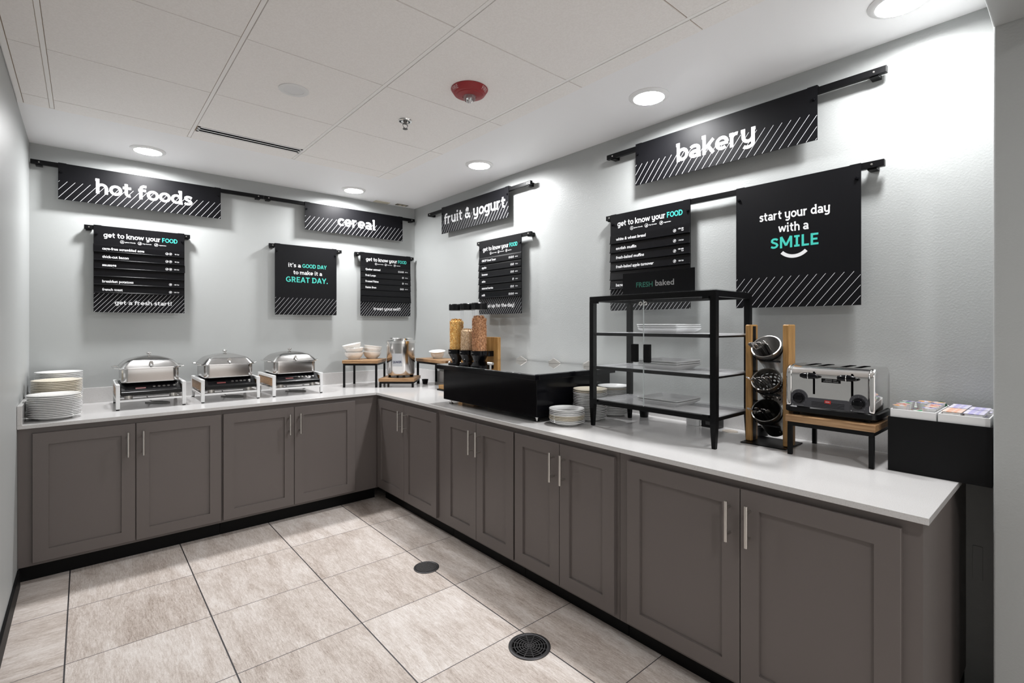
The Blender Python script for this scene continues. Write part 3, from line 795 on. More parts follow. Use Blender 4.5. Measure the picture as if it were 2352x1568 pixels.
# oatmeal pot
t = thing('soup_kettle', 'round steel oatmeal pot with lid and label on the low riser', 'pot', (-.409,-.487,.9101), -.76)
R = .118
MB().lathe([(0,.018),(R*.80,.018),(R*.93,.022),(R,.034),(R,.287),(R*.98,.289),(0,.289)], 56).build('body', m_steel, t)
MB().lathe([(R*1.0,.288),(R*1.065,.288),(R*1.065,.308),(R*1.03,.311),(R*.86,.314),(R*.84,.330),(R*.80,.334),(0,.334)], 56).build('lid', m_chrome, t)
for a in (0, PI/2, PI, 1.5*PI, PI/4):
    MB().box(-.010,.010,-.008,.008,.0004,.024, Matrix.Rotation(a,4,'Z') @ Matrix.Translation((R*.82,0,0))).build('foot', m_black, t, smooth=False, bevel=.002)
def wrap(ang0, rad):
    def fn(p):
        a = ang0 + p[0]/rad
        return (rad*math.cos(a), rad*math.sin(a), p[2])
    return fn
A0 = -PI/2
f = wrap(A0, R+.0007); vs = []; fs = []
for k in range(9):
    x = -.044+.088*k/8
    vs += [f((x,0,.098)), f((x,0,.205))]
    if k: fs.append((2*k-2, 2*k, 2*k+1, 2*k-1))
MB().poly(vs, fs).build('label', mat('pot_label',(.42,.43,.45),.3), t)
mb = MB(); add_text(mb, 'QUAKER', 0, .126, .018, .076, 'c', 0, .03, wrap(A0, R+.0013))
mb.build('label_lettering', mat('navy_ink',(.012,.014,.06),.4), t, smooth=False)

# small black sauce cups
def sauce_cup(x, y, label, filled=False):
    t = thing('sauce_cup', label, 'cup', (x, y, ZP))
    MB().lathe([(0,.002),(.021,0),(.022,.001),(.028,.038),(.0295,.040),(.027,.040),(.0205,.004),(0,.004)], 28).build('cup', m_blackpl, t)
    if filled: MB().lathe([(0,.030),(.0245,.030),(.026,.034),(0,.0335)], 24).build('filling', mat('cream_filling',(.5,.5,.5),.3), t)
sauce_cup(-.190, -.520, 'small black sauce cup under the long wooden riser by the oatmeal pot')
sauce_cup(-.088, -2.712, 'small black filled sauce cup under the display case', True)
sauce_cup(-.064, -3.345, 'small dark cup against the wall behind the cutlery stand')

# ------------------------------------------------------------------ chafing dishes on induction stands
def lid_mesh(hx, hy):
    mb = MB(); r = .035; rings = []; seg = 6; N = 12
    def rr(ax, ay, q, z):
        ring = []
        for cx, cy, a0 in ((ax-q,ay-q,0),(-ax+q,ay-q,PI/2),(-ax+q,-ay+q,PI),(ax-q,-ay+q,1.5*PI)):
            for k in range(seg+1):
                a = a0+PI/2*k/seg
                ring.append(mb.bm.verts.new((cx+q*math.cos(a), cy+q*math.sin(a), z)))
        return ring
    for k in range(N+1):
        a = k/N
        if a < .55: ins = a/.55*.052; z = .046*math.sin(a/.55*PI/2*.86)
        else:
            b = (a-.55)/.45; ins = .052+b*(hy-.058); z = .046*math.sin(PI/2*.86)+.021*math.sin(b*PI/2)
        rings.append(rr(hx-ins, hy-ins, max(.004, r-ins*.25 if hy-ins > .05 else min(r, hy-ins)*.7), z))
    n = len(rings[0])
    for A, B in zip(rings, rings[1:]):
        for i in range(n):
            j = (i+1) % n; mb.bm.faces.new([A[i],A[j],B[j],B[i]])
    mb.bm.faces.new(rings[-1]); mb.bm.faces.new(rings[0][::-1])
    return mb
def chafer(x, where, wood=True):
    # --- white stand
    y0, y1 = -.522, -.112; a = .168; lg = .010
    t = thing('warmer_stand', 'white metal stand with wooden side panels holding the %s warmer' % where, 'stand', (x, 0, Z), 0)
    for sx in (-1,1):
        for yy in (y0+lg, y1-lg):
            l_ = MB().box(sx*a-lg, sx*a+lg, yy-lg, yy+lg, .006, .154).build('leg', m_whitemetal, t, smooth=False, bevel=.002)
            MB().cyl((sx*a,yy,.0004),(sx*a,yy,.006),.009,12).build('foot', m_black, l_)
        mb = MB().box(sx*a-lg, sx*a+lg, y0+2*lg, y1-2*lg, .134, .154).build('top_rail', m_whitemetal, t, smooth=False, bevel=.002)
        MB().box(sx*a-.006, sx*a+.006, y0+2*lg, y1-2*lg, .076, .134).build('side_panel', m_wood, t, smooth=False)
    mb = MB()
    for yy in (y0+lg, y1-lg): mb.box(-a+lg, a-lg, yy-.008, yy+.008, .048, .060)
    for sx in (-1,1): mb.box(sx*a-.008-(.0 if sx<0 else .0), sx*a+.008, y0+2*lg, y1-2*lg, .048, .060)
    mb.build('shelf_frame', m_whitemetal, t, smooth=False, bevel=.001)
    MB().box(-a+lg, a-lg, y0+.20, y0+.26, .052, .060).box(-a+lg,a-lg,y0+.018,y0+.06,.052,.0603).build('cross_brace', m_whitemetal, t, smooth=False)
    # --- induction cooktop
    c = thing('induction_warmer', 'black induction warmer with sloped controls under the %s chafing dish' % where, 'warmer', (x, 0, Z+.0605), 0)
    fy = y0+.002; wd = a-lg-.004
    MB().prism([(fy,.024),(fy,.046),(fy+.018,.052),(fy+.085,.090),(y1-.02,.090),(y1-.02,.024)], 0, -wd, wd).build('housing', m_blackpl, c, smooth=False, bevel=.003)
    def slope(p):            # point on the sloped panel from (x, s) with s in 0..1
        return (p[0], fy+.018+.067*p[1], .052+.038*p[1])
    MB().poly([slope((-wd+.02,.10)),slope((wd-.02,.10)),slope((wd-.02,.92)),slope((-wd+.02,.92))],[(0,1,2,3)], Matrix.Translation((0,-.0006,.0009))).build('control_panel', m_blackgl, c, smooth=False)
    for k, bx in enumerate((.015,.042,.069,.094,.126)):
        p = slope((bx*.95,.42))
        MB().lathe([(0,.0026),(.0075,.0022),(.0085,0)], 16, Matrix.Translation((p[0],p[1]-.0006,p[2]+.0006)) @ Matrix.Rotation(.516,4,'X')).build('button', m_dsteel, c)
    p = slope((-.055,.28))
    MB().box(-.026,.026,-.007,.007,0,.001, Matrix.Translation((p[0],p[1]-.0004,p[2]+.0008)) @ Matrix.Rotation(.516,4,'X')).build('red_badge', mat('badge_red',(.12,.008,.008),.5), c, smooth=False)
    for sx in (-1,1):
        for yy in (fy+.045, y1-.07):
            MB().cyl((sx*(wd-.040),yy,.0004),(sx*(wd-.040),yy,.0255),.021,24).build('foot', m_nickel, c)
    # --- chafing dish
    zt = Z+.0605+.0905
    d = thing('chafing_dish', 'rectangular polished steel chafing dish with domed lid, %s of the three' % where, 'chafing dish', (x+.0, -.302, zt), 0)
    hx, hy = .150, .155
    MB().rrect(hx, hy, .035, [(.0005,.012),(.006,.002),(.012,0),(.092,0)]).build('pan', m_steel, d)
    MB().rrect(hx+.012, hy+.012, .045, [(.090,.004),(.093,0),(.098,0),(.101,.003)]).build('rim', m_chrome, d)
    lo = lid_mesh(hx+.006, hy+.006).build('lid', m_steel, d, loc=(0,0,.1015), angle=30)
    MB().lathe([(0,.066),(.006,.066),(.006,.072),(.014,.076),(.0155,.082),(.011,.087),(0,.0885)], 24).build('knob', m_chrome, lo)
    mb = MB().tube([(0,-hy-.004,-.006),(0,-hy-.010,.006),(.0,-hy+.002,.016)], .006, 10)
    mb.lathe([(0,-.005),(.0125,-.004),(.0125,.004),(0,.005)], 18, Matrix.Translation((0,-hy+.004,.024)) @ Matrix.Rotation(1.1,4,'X'))
    mb.build('latch', m_chrome, lo)
    for sx in (-1,1):
        X0 = sx*(hx+.008)
        MB().tube([(X0,-.105,.096),(X0+sx*.022,-.098,.098),(X0+sx*.030,-.06,.099),(X0+sx*.030,.06,.099),(X0+sx*.022,.098,.098),(X0,.105,.096)], .0042, 8).build('handle', m_chrome, d)
    # --- cord behind
    pts = []
    for k in range(29):
        u = k/28
        pts.append((-.02+.13*math.sin(u*3.1), -.33+.10*math.cos(u*4.4)+.11*u, -.0569+(.080*(1-u/.12)**2 if u < .12 else 0)))
    MB().tube(pts, .0032, 8).build('power_cord', m_cord, c)
chafer(-2.147, 'leftmost')
chafer(-1.706, 'middle')
chafer(-1.265, 'rightmost')

# ------------------------------------------------------------------ cereal dispenser
t = thing('cereal_dispenser', 'three-tube cereal dispenser on a wooden stand behind the black food bar', 'dispenser', (0,0,Z))
MB().box(-.345,-.115,-1.495,-.960,.0004,.012).build('base_plate', m_black, t, smooth=False, bevel=.001)
MB().box(-.335,-.120,-1.490,-.968,.0124,.042).build('base_board', m_wood2, t, smooth=False, bevel=.002)
MB().box(-.158,-.130,-1.497,-.985,.0424,.427).build('back_board', m_wood2, t, smooth=False, bevel=.0015)
DR = .055; DX = -.268
DYS = (-1.125, -1.272, -1.418)
for y in DYS:
    ho = MB().lathe([(0,.205),(.032,.205),(.034,.235),(.060,.290),(.066,.296),(.066,.328),(.060,.329),(.056,.322),(.05,.290),(0,.285)], 32, Matrix.Translation((DX,y,0))).box(-.225,-.158,y-.030,y+.030,.285,.325).build('hopper', m_blackgl, t)
    MB().cyl((DX-.036,y,.222),(DX-.062,y,.222),.005,10).lathe([(0,0),(.014,.002),(.017,.010),(.012,.016),(0,.018)], 16, Matrix.Translation((DX-.060,y,.222)) @ Matrix.Rotation(-PI/2,4,'Y')).build('turn_knob', m_chrome, ho)
    mb = MB(); add_text(mb, 'zevro', 0, 0, .006, .024, 'c', 0, .02, lambda p: (DX-.0668*math.cos(p[0]/.066), y-.0668*math.sin(p[0]/.066), .310+p[2]))
    mb.build('hopper_lettering', m_grey_ink, ho, smooth=False)
    MB().lathe([(DR,.322),(DR,.632)], 40, Matrix.Translation((DX,y,0))).build('clear_tube', m_acryl, t)
    MB().lathe([(0,.680),(.056,.680),(.0605,.675),(.0605,.632),(.055,.630),(0,.630)], 40, Matrix.Translation((DX,y,0))).build('cap', m_blackpl, t)
def cereal(y, top, c1, c2, size, n, label):
    m = noise_mat('cereal_'+label[:6].strip(), c1, c2, 90, .75, lo=.35, hi=.65)
    mb = MB().lathe([(0,Z+.324),(.0505,Z+.324),(.0505,top-.012),(.035,top+.0),(0,top+.004)], 24, Matrix.Translation((DX,y,0)))
    for k in range(n):
        zz = random.uniform(Z+.327, top-.006); a = random.uniform(PI*.25, PI*1.75); r = random.uniform(.0490,.0518)
        if k % 9 == 0: r = random.uniform(.0,.044); zz = top+random.uniform(-.003,.007)
        q = Euler((random.uniform(0,6),random.uniform(0,6),random.uniform(0,6))).to_matrix().to_4x4()
        s = size*random.uniform(.7,1.2)
        M = Matrix.Translation((DX+r*math.cos(a), y+r*math.sin(a), zz)) @ q
        s = min(s, .0545-r+.002) if r > .045 else s
        mb.poly([(-s,-s*.6,0),(s,-s*.5,s*.3),(s*.8,s*.7,0),(-s*.7,s*.6,s*.35),(0,0,s*.4)], [(0,1,4),(1,2,4),(2,3,4),(3,0,4)], M)
    tag(mb.build('cereal', m, smooth=False), label, 'cereal', kind='stuff')
cereal(DYS[0], Z+.555, (.78,.42,.09), (.92,.66,.26), .0065, 1500, 'golden corn flakes filling the left dispenser tube')
cereal(DYS[1], Z+.482, (.66,.47,.28), (.82,.65,.45), .0045, 1900, 'pale puffed cereal filling the middle dispenser tube')
cereal(DYS[2], Z+.575, (.34,.15,.06), (.66,.36,.18), .0075, 1500, 'brown bran flakes filling the right dispenser tube')

# ------------------------------------------------------------------ black cold food bar
t = thing('cold_food_bar', 'large black cold food bar with clear hinged lid and steel feet', 'food bar', (0,0,Z))
bx0, bx1, by0, by1 = -.672, -.062, -2.452, -1.562
mb = MB().box(bx0, bx1, by0, by1, .030, .2265)
mb.build('cabinet_body', m_blackgl, t, smooth=False, bevel=.0015)
lx0, lx1, ly0, ly1 = -.697, -.024, -2.464, -1.508
mb = MB().box(lx0, lx0+.035, ly0, ly1, .227, .2525).box(lx1-.05, lx1, ly0, ly1, .227, .2525).box(lx0+.035, lx1-.05, ly0, ly0+.035, .227, .2525).box(lx0+.035, lx1-.05, ly1-.035, ly1, .227, .2525)
mb.build('lip', m_blackgl, t, smooth=False, bevel=.0015)
MB().box(lx0+.037, lx1-.052, ly0+.037, ly1-.037, .2268, .238).build('well_pan', mat('dark_well',(.10,.10,.105),.3,.6), t, smooth=False)
ld = MB().box(lx0+.004, lx1-.004, ly0+.004, ly1-.004, .2528, .2585).build('lid', m_lid, t, smooth=False, bevel=.0012)
mb = MB().cyl((-.612,-1.985,.2586),(-.612,-1.985,.279),.0058,14).cyl((-.612,-2.008,.284),(-.612,-1.962,.284),.0085,16)
mb.build('lid_handle', m_nickel, ld)
for y in (-1.645, -1.978, -2.285):
    mb = MB()
    mb.prism([(-.036,0),(.042,0),(.042,.004),(.010,.026),(-.004,.034),(-.020,.022),(-.036,.016)], 1, -.030, .030, Matrix.Translation((-.058,y,.2587)) @ Matrix.Rotation(-.75,4,'Z'))
    mb.cyl((-.058,y-.030,.268),(-.058,y+.030,.268),.006,12)
    mb.build('hinge', m_nickel, ld, smooth=False, bevel=.001)
for x, y in ((bx0+.030,by0+.030),(bx0+.030,by1-.045),(bx1-.03,by0+.03),(bx1-.03,by1-.045)):
    MB().lathe([(0,.0004),(.016,.0004),(.017,.004),(.012,.008),(.006,.010),(.005,.018),(.009,.020),(.010,.027),(.006,.0298),(0,.0298)], 20, Matrix.Translation((x,y,0))).build('foot', m_chrome, t)
tag(MB().box(-.60,-.50,-1.80,-1.672,Z+.0004,Z+.024).build('wooden_block', m_wood, smooth=False, bevel=.002), 'small wooden block under the black food bar', 'block')

# ------------------------------------------------------------------ glass display case
t = thing('display_case', 'black framed glass bakery display case with three frosted shelves', 'display case', (0,0,Z))
fx, bx, fy0, fy1 = -.497, -.157, -3.337, -2.662     # outer faces
lw = .026; top = 1.496-Z
for x in (fx, bx-lw):
    for y in (fy0, fy1-lw):
        ix = .004 if x == fx else -.004; iy = .004 if y == fy0 else -.004
        MB().frustum((x+.005, x+lw-.005, y+.005, y+lw-.005), (x, x+lw, y, y+lw), .0004, .105).box(x, x+lw, y, y+lw, .105, top-lw).build('leg', m_black, t, smooth=False)
mb = MB().box(fx, fx+lw, fy0, fy1, top-lw, top).box(bx-lw, bx, fy0, fy1, top-lw, top).box(fx+lw, bx-lw, fy0, fy0+lw, top-lw, top).box(fx+lw, bx-lw, fy1-lw, fy1, top-lw, top)
mb.build('top_frame', m_black, t, smooth=False, bevel=.001)
MB().box(fx+.004, bx-.004, fy0+.004, fy1-.004, top+.0003, top+.0045).build('top_glass', m_glass, t, smooth=False)
for k, zc in enumerate((.474, .303, .132)):
    th = .012 if k < 2 else .018
    s_ = MB().box(fx+lw+.001, bx-.004, fy0+.012, fy1-.012, zc-.004, zc+.003).build('shelf', m_frosted, t, smooth=False)
    mb = MB()
    x0, x1 = (fx+.006, fx+lw) if k < 2 else (fx, fx+lw)
    mb.box(x0, x1, fy0+lw, fy1-lw, zc-th, zc+.003).box(bx-.020, bx-.004, fy0+lw, fy1-lw, zc-th, zc-.0042)
    for y in (fy0+.006, fy1-.018): mb.box(fx+lw, bx-lw, y, y+.012, zc-th, zc-.0042)
    mb.build('shelf_edge', m_black, s_, smooth=False, bevel=.0008)
sp = -2.990
for y0, y1, hy in ((sp+.001, fy1-lw-.002, sp+.027), (fy0+lw+.002, sp-.001, sp-.038)):
    d = MB().box(fx-.0045, fx-.0005, y0, y1, .138, top-.030).build('glass_door', m_glass, t, smooth=False)
    MB().box(fx-.0048, fx-.0002, (sp+.0002 if hy > sp else sp-.0014), (sp+.0014 if hy > sp else sp-.0002), .138, top-.030).build('polished_edge', mat('glass_edge',(.55,.60,.60),.2), d, smooth=False)
    MB().box(fx-.026, fx-.005, hy-.003 if hy > sp else hy-.006, hy+.027 if hy > sp else hy+.024, .343, .427).build('handle', m_black, d, smooth=False, bevel=.002)
    yy = y1-.028 if hy > sp else y0
    for zz in (.128, top-.036):
        MB().box(fx-.008, fx+.006, yy, yy+.028, zz, zz+.011).build('hinge', m_black, d, smooth=False)
    MB().lathe([(.009,0),(.009,.004),(.0055,.004),(.0055,0)], 18, Matrix.Translation((fx-.005, sp+(.013 if hy > sp else -.013), top-.045)) @ Matrix.Rotation(-PI/2,4,'Y'), close=True).build('door_magnet', m_nickel, d)
MB().box(fx+.03, fx+.04, sp-.03, sp+.02, top-lw-.012, top-lw).build('stop_bracket', m_black, t, smooth=False)

t = thing('fresh_baked_sign', 'small black sign reading fresh baked on top of the display case', 'sign', (-.330, -2.950, 1.5012), -PI/2)
MB().box(-.201,.201,-.003,.003,.0004,.117).box(-.201,.201,-.003,.055,.0004,.0035).build('panel', m_sign, t, smooth=False)
mb = MB(); add_text(mb, 'FRESH', -.118, .042, .026, .097, 'l', -.0036, .015); mb.build('accent_lettering', m_dgreen_ink, t, smooth=False)
mb = MB(); add_text(mb, 'baked', -.006, .044, .029, .103, 'l', -.0036, .015); mb.build('lettering', m_grey_ink, t, smooth=False)

def square_plate():
    mb = MB(); h = .112
    zs = [(0.0004,.030),(.003,.027),(.016,.006),(.022,0),(.0235,.0006),(.024,.003),(.022,.006),(.009,.022),(.007,.028)]
    return mb.rrect(h, h, .014, zs, 4).mesh('square_plate', m_melamine, angle=35)
sq = square_plate()
for nm, zc, n, word in (('top', .474, 3, 'top'), ('middle', .303, 3, 'middle'), ('bottom', .132, 2, 'bottom')):
    for k in range(n):
        o = linked('square_plate', sq, None, (-.318+random.uniform(-.002,.002), -3.010+random.uniform(-.002,.002), Z+zc+.0034+.0094*k), (0,0,random.uniform(-.01,.01)))
        pos = {0: 'lowest', n-1: 'uppermost'}.get(k, 'middle one')
        tag(o, 'white square plate, %s of %s on the %s shelf of the display case' % (pos, ('two','three')[n-2], word), 'plate', 'square plates on the %s shelf' % word)

# adapters under the case
t = thing('power_adapter', 'white rounded power adapter on the counter under the display case', 'adapter', (-.088, -3.010, ZP))
MB().rrect(.022, .034, .014, [(0,.003),(.004,0),(.050,0),(.056,.004)]).build('housing', m_whitepl, t)
t = thing('power_adapter', 'flat black power brick on the counter under the display case', 'adapter', (-.062, -3.098, ZP))
MB().rrect(.030, .046, .006, [(0,.001),(.001,0),(.046,0),(.049,.003)]).build('housing', m_blackpl, t)
MB().box(-.0312,-.0302,-.02,.02,.014,.030).build('rating_label', mat('label_dark',(.05,.05,.05),.5), t, smooth=False)

# ------------------------------------------------------------------ cutlery stand
t = thing('cutlery_stand', 'cutlery stand with two wooden posts on a black base plate', 'cutlery stand', (0,0,Z))
MB().box(-.288,-.100,-3.528,-3.342,.0004,.0045).build('base_plate', m_black, t, smooth=False, bevel=.0008)
for y0, y1, inner in ((-3.372,-3.345,-1),(-3.527,-3.500,1)):
    p_ = MB().box(-.246,-.178,y0,y1,.0048,.517).build('post', m_wood2, t, smooth=False, bevel=.005, bseg=3)
    yi = y0 if inner < 0 else y1
    MB().box(-.232,-.203, min(yi, yi+inner*.0012), max(yi, yi+inner*.0012), .006, .510).build('mount_strip', m_black, p_, smooth=False)
CX, CY = -.250, -3.436
nrm = Vector((-.75, 0, .661)).normalized()
rotM = nrm.to_track_quat('Z','Y').to_matrix().to_4x4()
RC, LC = .0575, .145
def basket_frame(zc): return Matrix.Translation((CX, CY, zc)) @ rotM
def utensil_mesh(kind):
    """lying along +z, handle end up, about 19 cm long"""
    mb = MB(); secs = []
    if kind == 'spoon': prof = [(-.150,.004,.004),(-.140,.014,.008),(-.120,.019,.010),(-.100,.014,.007),(-.088,.005,.001),(-.05,.004,0),(0,.0055,-.001),(.03,.0085,.001),(.043,.0095,.002),(.050,.006,.003)]
    elif kind == 'fork': prof = [(-.150,.009,.004),(-.120,.011,.002),(-.100,.011,.004),(-.085,.005,.002),(-.05,.004,0),(0,.006,-.001),(.03,.009,.001),(.042,.0095,.003),(.048,.006,.004)]
    else: prof = [(-.150,.004,0),(-.120,.009,0),(-.06,.0095,0),(-.045,.006,0),(0,.007,0),(.04,.0085,0),(.047,.0075,0),(.050,.004,0)]
    n = len(prof); vs = []; fs = []
    for z, hw, off in prof:
        for x, y in ((-hw,off-.0012),(0,off-.0022),(hw,off-.0012),(hw,off+.0010),(0,off+.0004),(-hw,off+.0010)): vs.append((x,y,z))
    for i in range(n-1):
        for k in range(6):
            j = (k+1) % 6
            fs.append((6*i+k, 6*i+j, 6*i+6+j, 6*i+6+k))
    fs.append((0,1,2,3,4,5)); fs.append(tuple(range(6*n-6, 6*n))[::-1])
    return mb.poly(vs, fs).mesh(kind, mat('cutlery_steel',(.86,.85,.84),.16,1.), angle=60)
UT = {k: utensil_mesh(k) for k in ('spoon','fork','knife')}
for zc, kind, word, perforated, mtl in ((1.258,'knife','upper',False,m_steel_br),(1.117,'fork','middle',True,mat('aged_steel',(.30,.28,.26),.3,1.)),(.985,'spoon','lower',False,m_dsteel)):
    F = basket_frame(zc)
    b = thing('cutlery_cylinder', '%s steel cutlery cylinder in the wooden stand' % {'upper':'uppermost brushed','middle':'middle perforated','lower':'lowest dark'}[word], 'cutlery holder', tuple(F.translation), 0)
    b.rotation_euler = rotM.to_euler()
    mb = MB()
    if perforated:
        nseg, nrow = 18, 5
        for r in range(nrow):
            z0 = -LC+.012+r*(LC-.026)/nrow; z1 = z0+(LC-.026)/nrow
            for s in range(nseg):
                a0 = 2*PI*(s+.5*(r % 2))/nseg; da = 2*PI/nseg
                pts = []
                for q in ((0,0),(.5,0),(1,0),(1,.5),(1,1),(.5,1),(0,1),(0,.5)): pts.append((a0+da*q[0], z0+(z1-z0)*q[1]))
                for k in range(8):
                    an = PI*1.25+PI/4*k
                    pts.append((a0+da*.5+.30*da*math.cos(an), (z0+z1)/2+.30*da*RC*math.sin(an)))
                rad = lambda z: RC*(1+z*1.75)
                vs = [(rad(z)*math.cos(a), rad(z)*math.sin(a), z) for a, z in pts]
                mb.poly(vs, [(k,(k+1)%8,8+(k+1)%8,8+k) for k in range(8)])
        rd = lambda z: RC*(1+z*1.75)
        mb.lathe([(rd(-.014),-.014),(RC*1.0,0),(RC*1.045,.0015),(RC*1.045,.0035),(RC*.985,.003)], 36)
        mb.lathe([(rd(-LC+.012),-LC+.012),(rd(-LC+.004),-LC+.004),(rd(-LC)*.93,-LC),(0,-LC)], 36)
    else:
        rd = lambda z: RC*(1+z*1.75)
        mb.lathe([(0,-LC),(rd(-LC)*.93,-LC),(rd(-LC+.006),-LC+.006),(RC,0),(RC*1.045,.0015),(RC*1.045,.0035),(RC*.975,.003),(rd(-LC+.006)-.0016,-LC+.006),(rd(-LC)*.90,-LC+.0025),(0,-LC+.0025)], 40)
    mb.build('cylinder', mtl, b, angle=45)
    # holder ring of the stand
    h_ = MB().lathe([(RC*1.002,-.030),(RC*1.03,-.030),(RC*1.03,-.022),(RC*1.002,-.022)], 36, F, close=True)
    for sy in (-1,1):
        c0 = F @ Vector((0, sy*RC*1.01, -.026))
        h_.cyl(c0, (c0.x, CY+sy*.0655 - (0 if sy>0 else -.001), c0.z), .004, 8)
    for k in (-.5,.5):
        h_.box(-.004,.004,-.0015,.0015,-.055,-.022, F @ Matrix.Rotation(PI+PI/2+k,4,'Z') @ Matrix.Translation((0,-RC*.99-.003,0)))
    o = h_.build('holder_ring', m_black, t); o.location = (0,0,-Z)
    for k in range(8):
        low = Vector((-.661, 0, -.75)); side = Vector((0, 1, 0))     # low side of the tilted mouth, and leftwards
        c0 = Vector((CX, CY, zc)) + low*RC*random.uniform(.38,.62) + side*RC*(-.48+1.0*k/7) + nrm*random.uniform(.0,.030)
        zax = (nrm + low*random.uniform(.04,.16) + side*random.uniform(-.02,.10)*(k/7)).normalized()
        if k == 7: c0 += side*RC*.10; zax = (nrm+side*.22+low*.10).normalized()
        yax = (low + side*random.uniform(-.6,.6)); yax = (yax - zax*yax.dot(zax)).normalized()
        xax = yax.cross(zax).normalized()
        M = Matrix((( *[xax[0], yax[0], zax[0]], c0[0]), (xax[1], yax[1], zax[1], c0[1]), (xax[2], yax[2], zax[2], c0[2]), (0,0,0,1))) @ Matrix.Scale(.95,4)
        o = linked(kind, UT[kind], None); o.matrix_world = M
        tag(o, '%s standing handle up in the %s cutlery cylinder' % ('steel '+kind, word), kind, '%s in the %s cutlery cylinder' % ({'knife':'knives','fork':'forks','spoon':'spoons'}[kind], word))

# ------------------------------------------------------------------ toaster
t = thing('toaster', 'chrome four-slot toaster with black levers on the wooden riser', 'toaster', (-.205, -3.690, .9938), -PI/2)
# local: x along the front (right = -world y), -y to the room
hw, dp0, dp1 = .150, -.112, .092
MB().rrect(hw+.006, .112, .03, [(.010,.006),(.014,0),(.032,0),(.036,.004)], 5, Matrix.Translation((0,-.008,0))).build('base_tray', m_blackpl, t)
for x in (-.12,.12):
    for y in (-.085,.07): MB().cyl((x,y,.0004),(x,y,.0105),.012,14).build('foot', m_black, t)
def shell(x0, x1, g):
    pts = [(dp0-g,.034)]
    r = .042
    for k in range(9):
        a = PI-PI/2*k/8
        pts.append((dp0-g+r+r*math.cos(a), .196+g-r+r*math.sin(a)))
    for k in range(9):
        a = PI/2-PI/2*k/8
        pts.append((dp1+g-r+r*math.cos(a), .196+g-r+r*math.sin(a)))
    pts.append((dp1+g,.034))
    return MB().prism(pts, 0, x0, x1)
sh = shell(-hw+.022, hw-.022, 0).build('body', m_chrome, t, angle=30)
for sx in (-1,1):
    x0, x1 = (hw-.0225, hw) if sx > 0 else (-hw, -hw+.0225)
    shell(x0, x1, .003).build('end_cap', m_chrome, t, angle=30, bevel=.008, bseg=3)
for x in (-.085,-.038,.038,.085):
    MB().box(x-.011,x+.011,dp0+.045,dp1-.035,.1955,.1966).build('bread_slot', mat('void_black'), t, smooth=False)
# fascia
fz0, fz1 = .037, .078
pts = [(-.124,fz0),(.124,fz0)]
for k in range(13):
    a = -.55+(PI+.35)*k/12; pts.append((.096+.034*math.cos(a) if True else 0, .066+.034*math.sin(a)))
pts2 = [(-p[0], p[1]) for p in pts[:1:-1]]
poly = [(-.130,fz0),(.130,fz0)] + [(.100+.030*math.cos(PI*k/12), .072+.030*math.sin(PI*k/12)) for k in range(13)] + [(.062,fz1-.004),(-.062,fz1-.004)] + [(-.100+.030*math.cos(PI*k/12), .072+.030*math.sin(PI*k/12)) for k in range(13)]
fa = MB().prism(poly, 1, dp0-.0035, dp0-.0003).build('fascia', m_panelgrey, t, smooth=False)
mb = MB()
for k in range(4): mb.box(-.055,.055,dp0-.0042,dp0-.0034,.041+.0055*k,.0425+.0055*k)
mb.build('vent_ribs', m_black, fa, smooth=False)
mb = MB()
for sx in (-1,1):
    for k in range(9):
        a = PI*1.25-PI*1.5*k/8
        mb.box(sx*.100+.0255*math.cos(a)-.0007, sx*.100+.0255*math.cos(a)+.0007, dp0-.0042, dp0-.0036, .068+.0255*math.sin(a)-.0007, .068+.0255*math.sin(a)+.0007)
    add_text(mb, 'COLOR CONTROL', sx*.100, .0385, .003, .034, 'c', dp0-.0042, .01)
    mb.box(sx*.100-.025,sx*.100-.021,dp0-.0042,dp0-.0036,.0385,.0425)
mb.build('dial_markings', m_grey_ink, fa, smooth=False)
bd = MB().prism([(-.011,.058),(.010,.0555),(.011,.0675),(-.010,.069)], 1, dp0-.0046, dp0-.0034).build('red_badge', mat('badge_bright_red',(.50,.02,.015),.35), fa, smooth=False)
mb = MB()
mb.box(-.0075,.0070,dp0-.0052,dp0-.0045,.0612,.0618)
for k in range(5): mb.box(-.0068+.0028*k,-.0050+.0028*k,dp0-.0052,dp0-.0045,.0624,.0642)
mb.build('badge_script', m_white_ink, bd, smooth=False)
for sx in (-1,1):
    MB().lathe([(.021,0),(.021,.004),(.0175,.006),(.0165,.018),(.012,.021),(0,.022)], 28, Matrix.Translation((sx*.100,dp0-.0036,.068)) @ Matrix.Rotation(PI/2,4,'X')).build('dial_knob', m_blackgl, t)
for x in (-.048+.0, .083-.004):
    x = x
    MB().box(x-.0035,x+.0035,dp0-.0012,dp0-.0002,.088,.176).build('lever_slot', mat('void_black'), t, smooth=False)
    lv = MB().lathe([(0,-.032),(.007,-.029),(.0115,-.016),(.012,-.001),(.0128,-.001),(.0128,.001),(.012,.001),(.0115,.016),(.007,.029),(0,.032)], 24, Matrix.Translation((x-.012,dp0-.022,.160)) @ Matrix.Rotation(PI/2,4,'Y')).cyl((x,dp0-.001,.158),(x,dp0-.022,.158),.005,10).build('lever', m_blackgl, t)
    MB().lathe([(.0131,-.0012),(.0136,0),(.0131,.0012)], 24, Matrix.Translation((x-.012,dp0-.022,.160)) @ Matrix.Rotation(PI/2,4,'Y')).build('chrome_band', m_chrome, lv)
cp = MB().box(-.022,.042,dp0-.0012,dp0-.0002,.136,.152).build('caution_plate', m_black, t, smooth=False)
mb = MB(); add_text(mb, 'CAUTION - HOT', .010, .1455, .0042, .038, 'c', dp0-.0016, .01); mb.build('lettering', m_grey_ink, cp, smooth=False)
mb = MB(); add_text(mb, 'ATTENTION - CHAUD', .010, .1388, .0042, .050, 'c', dp0-.0016, .01)
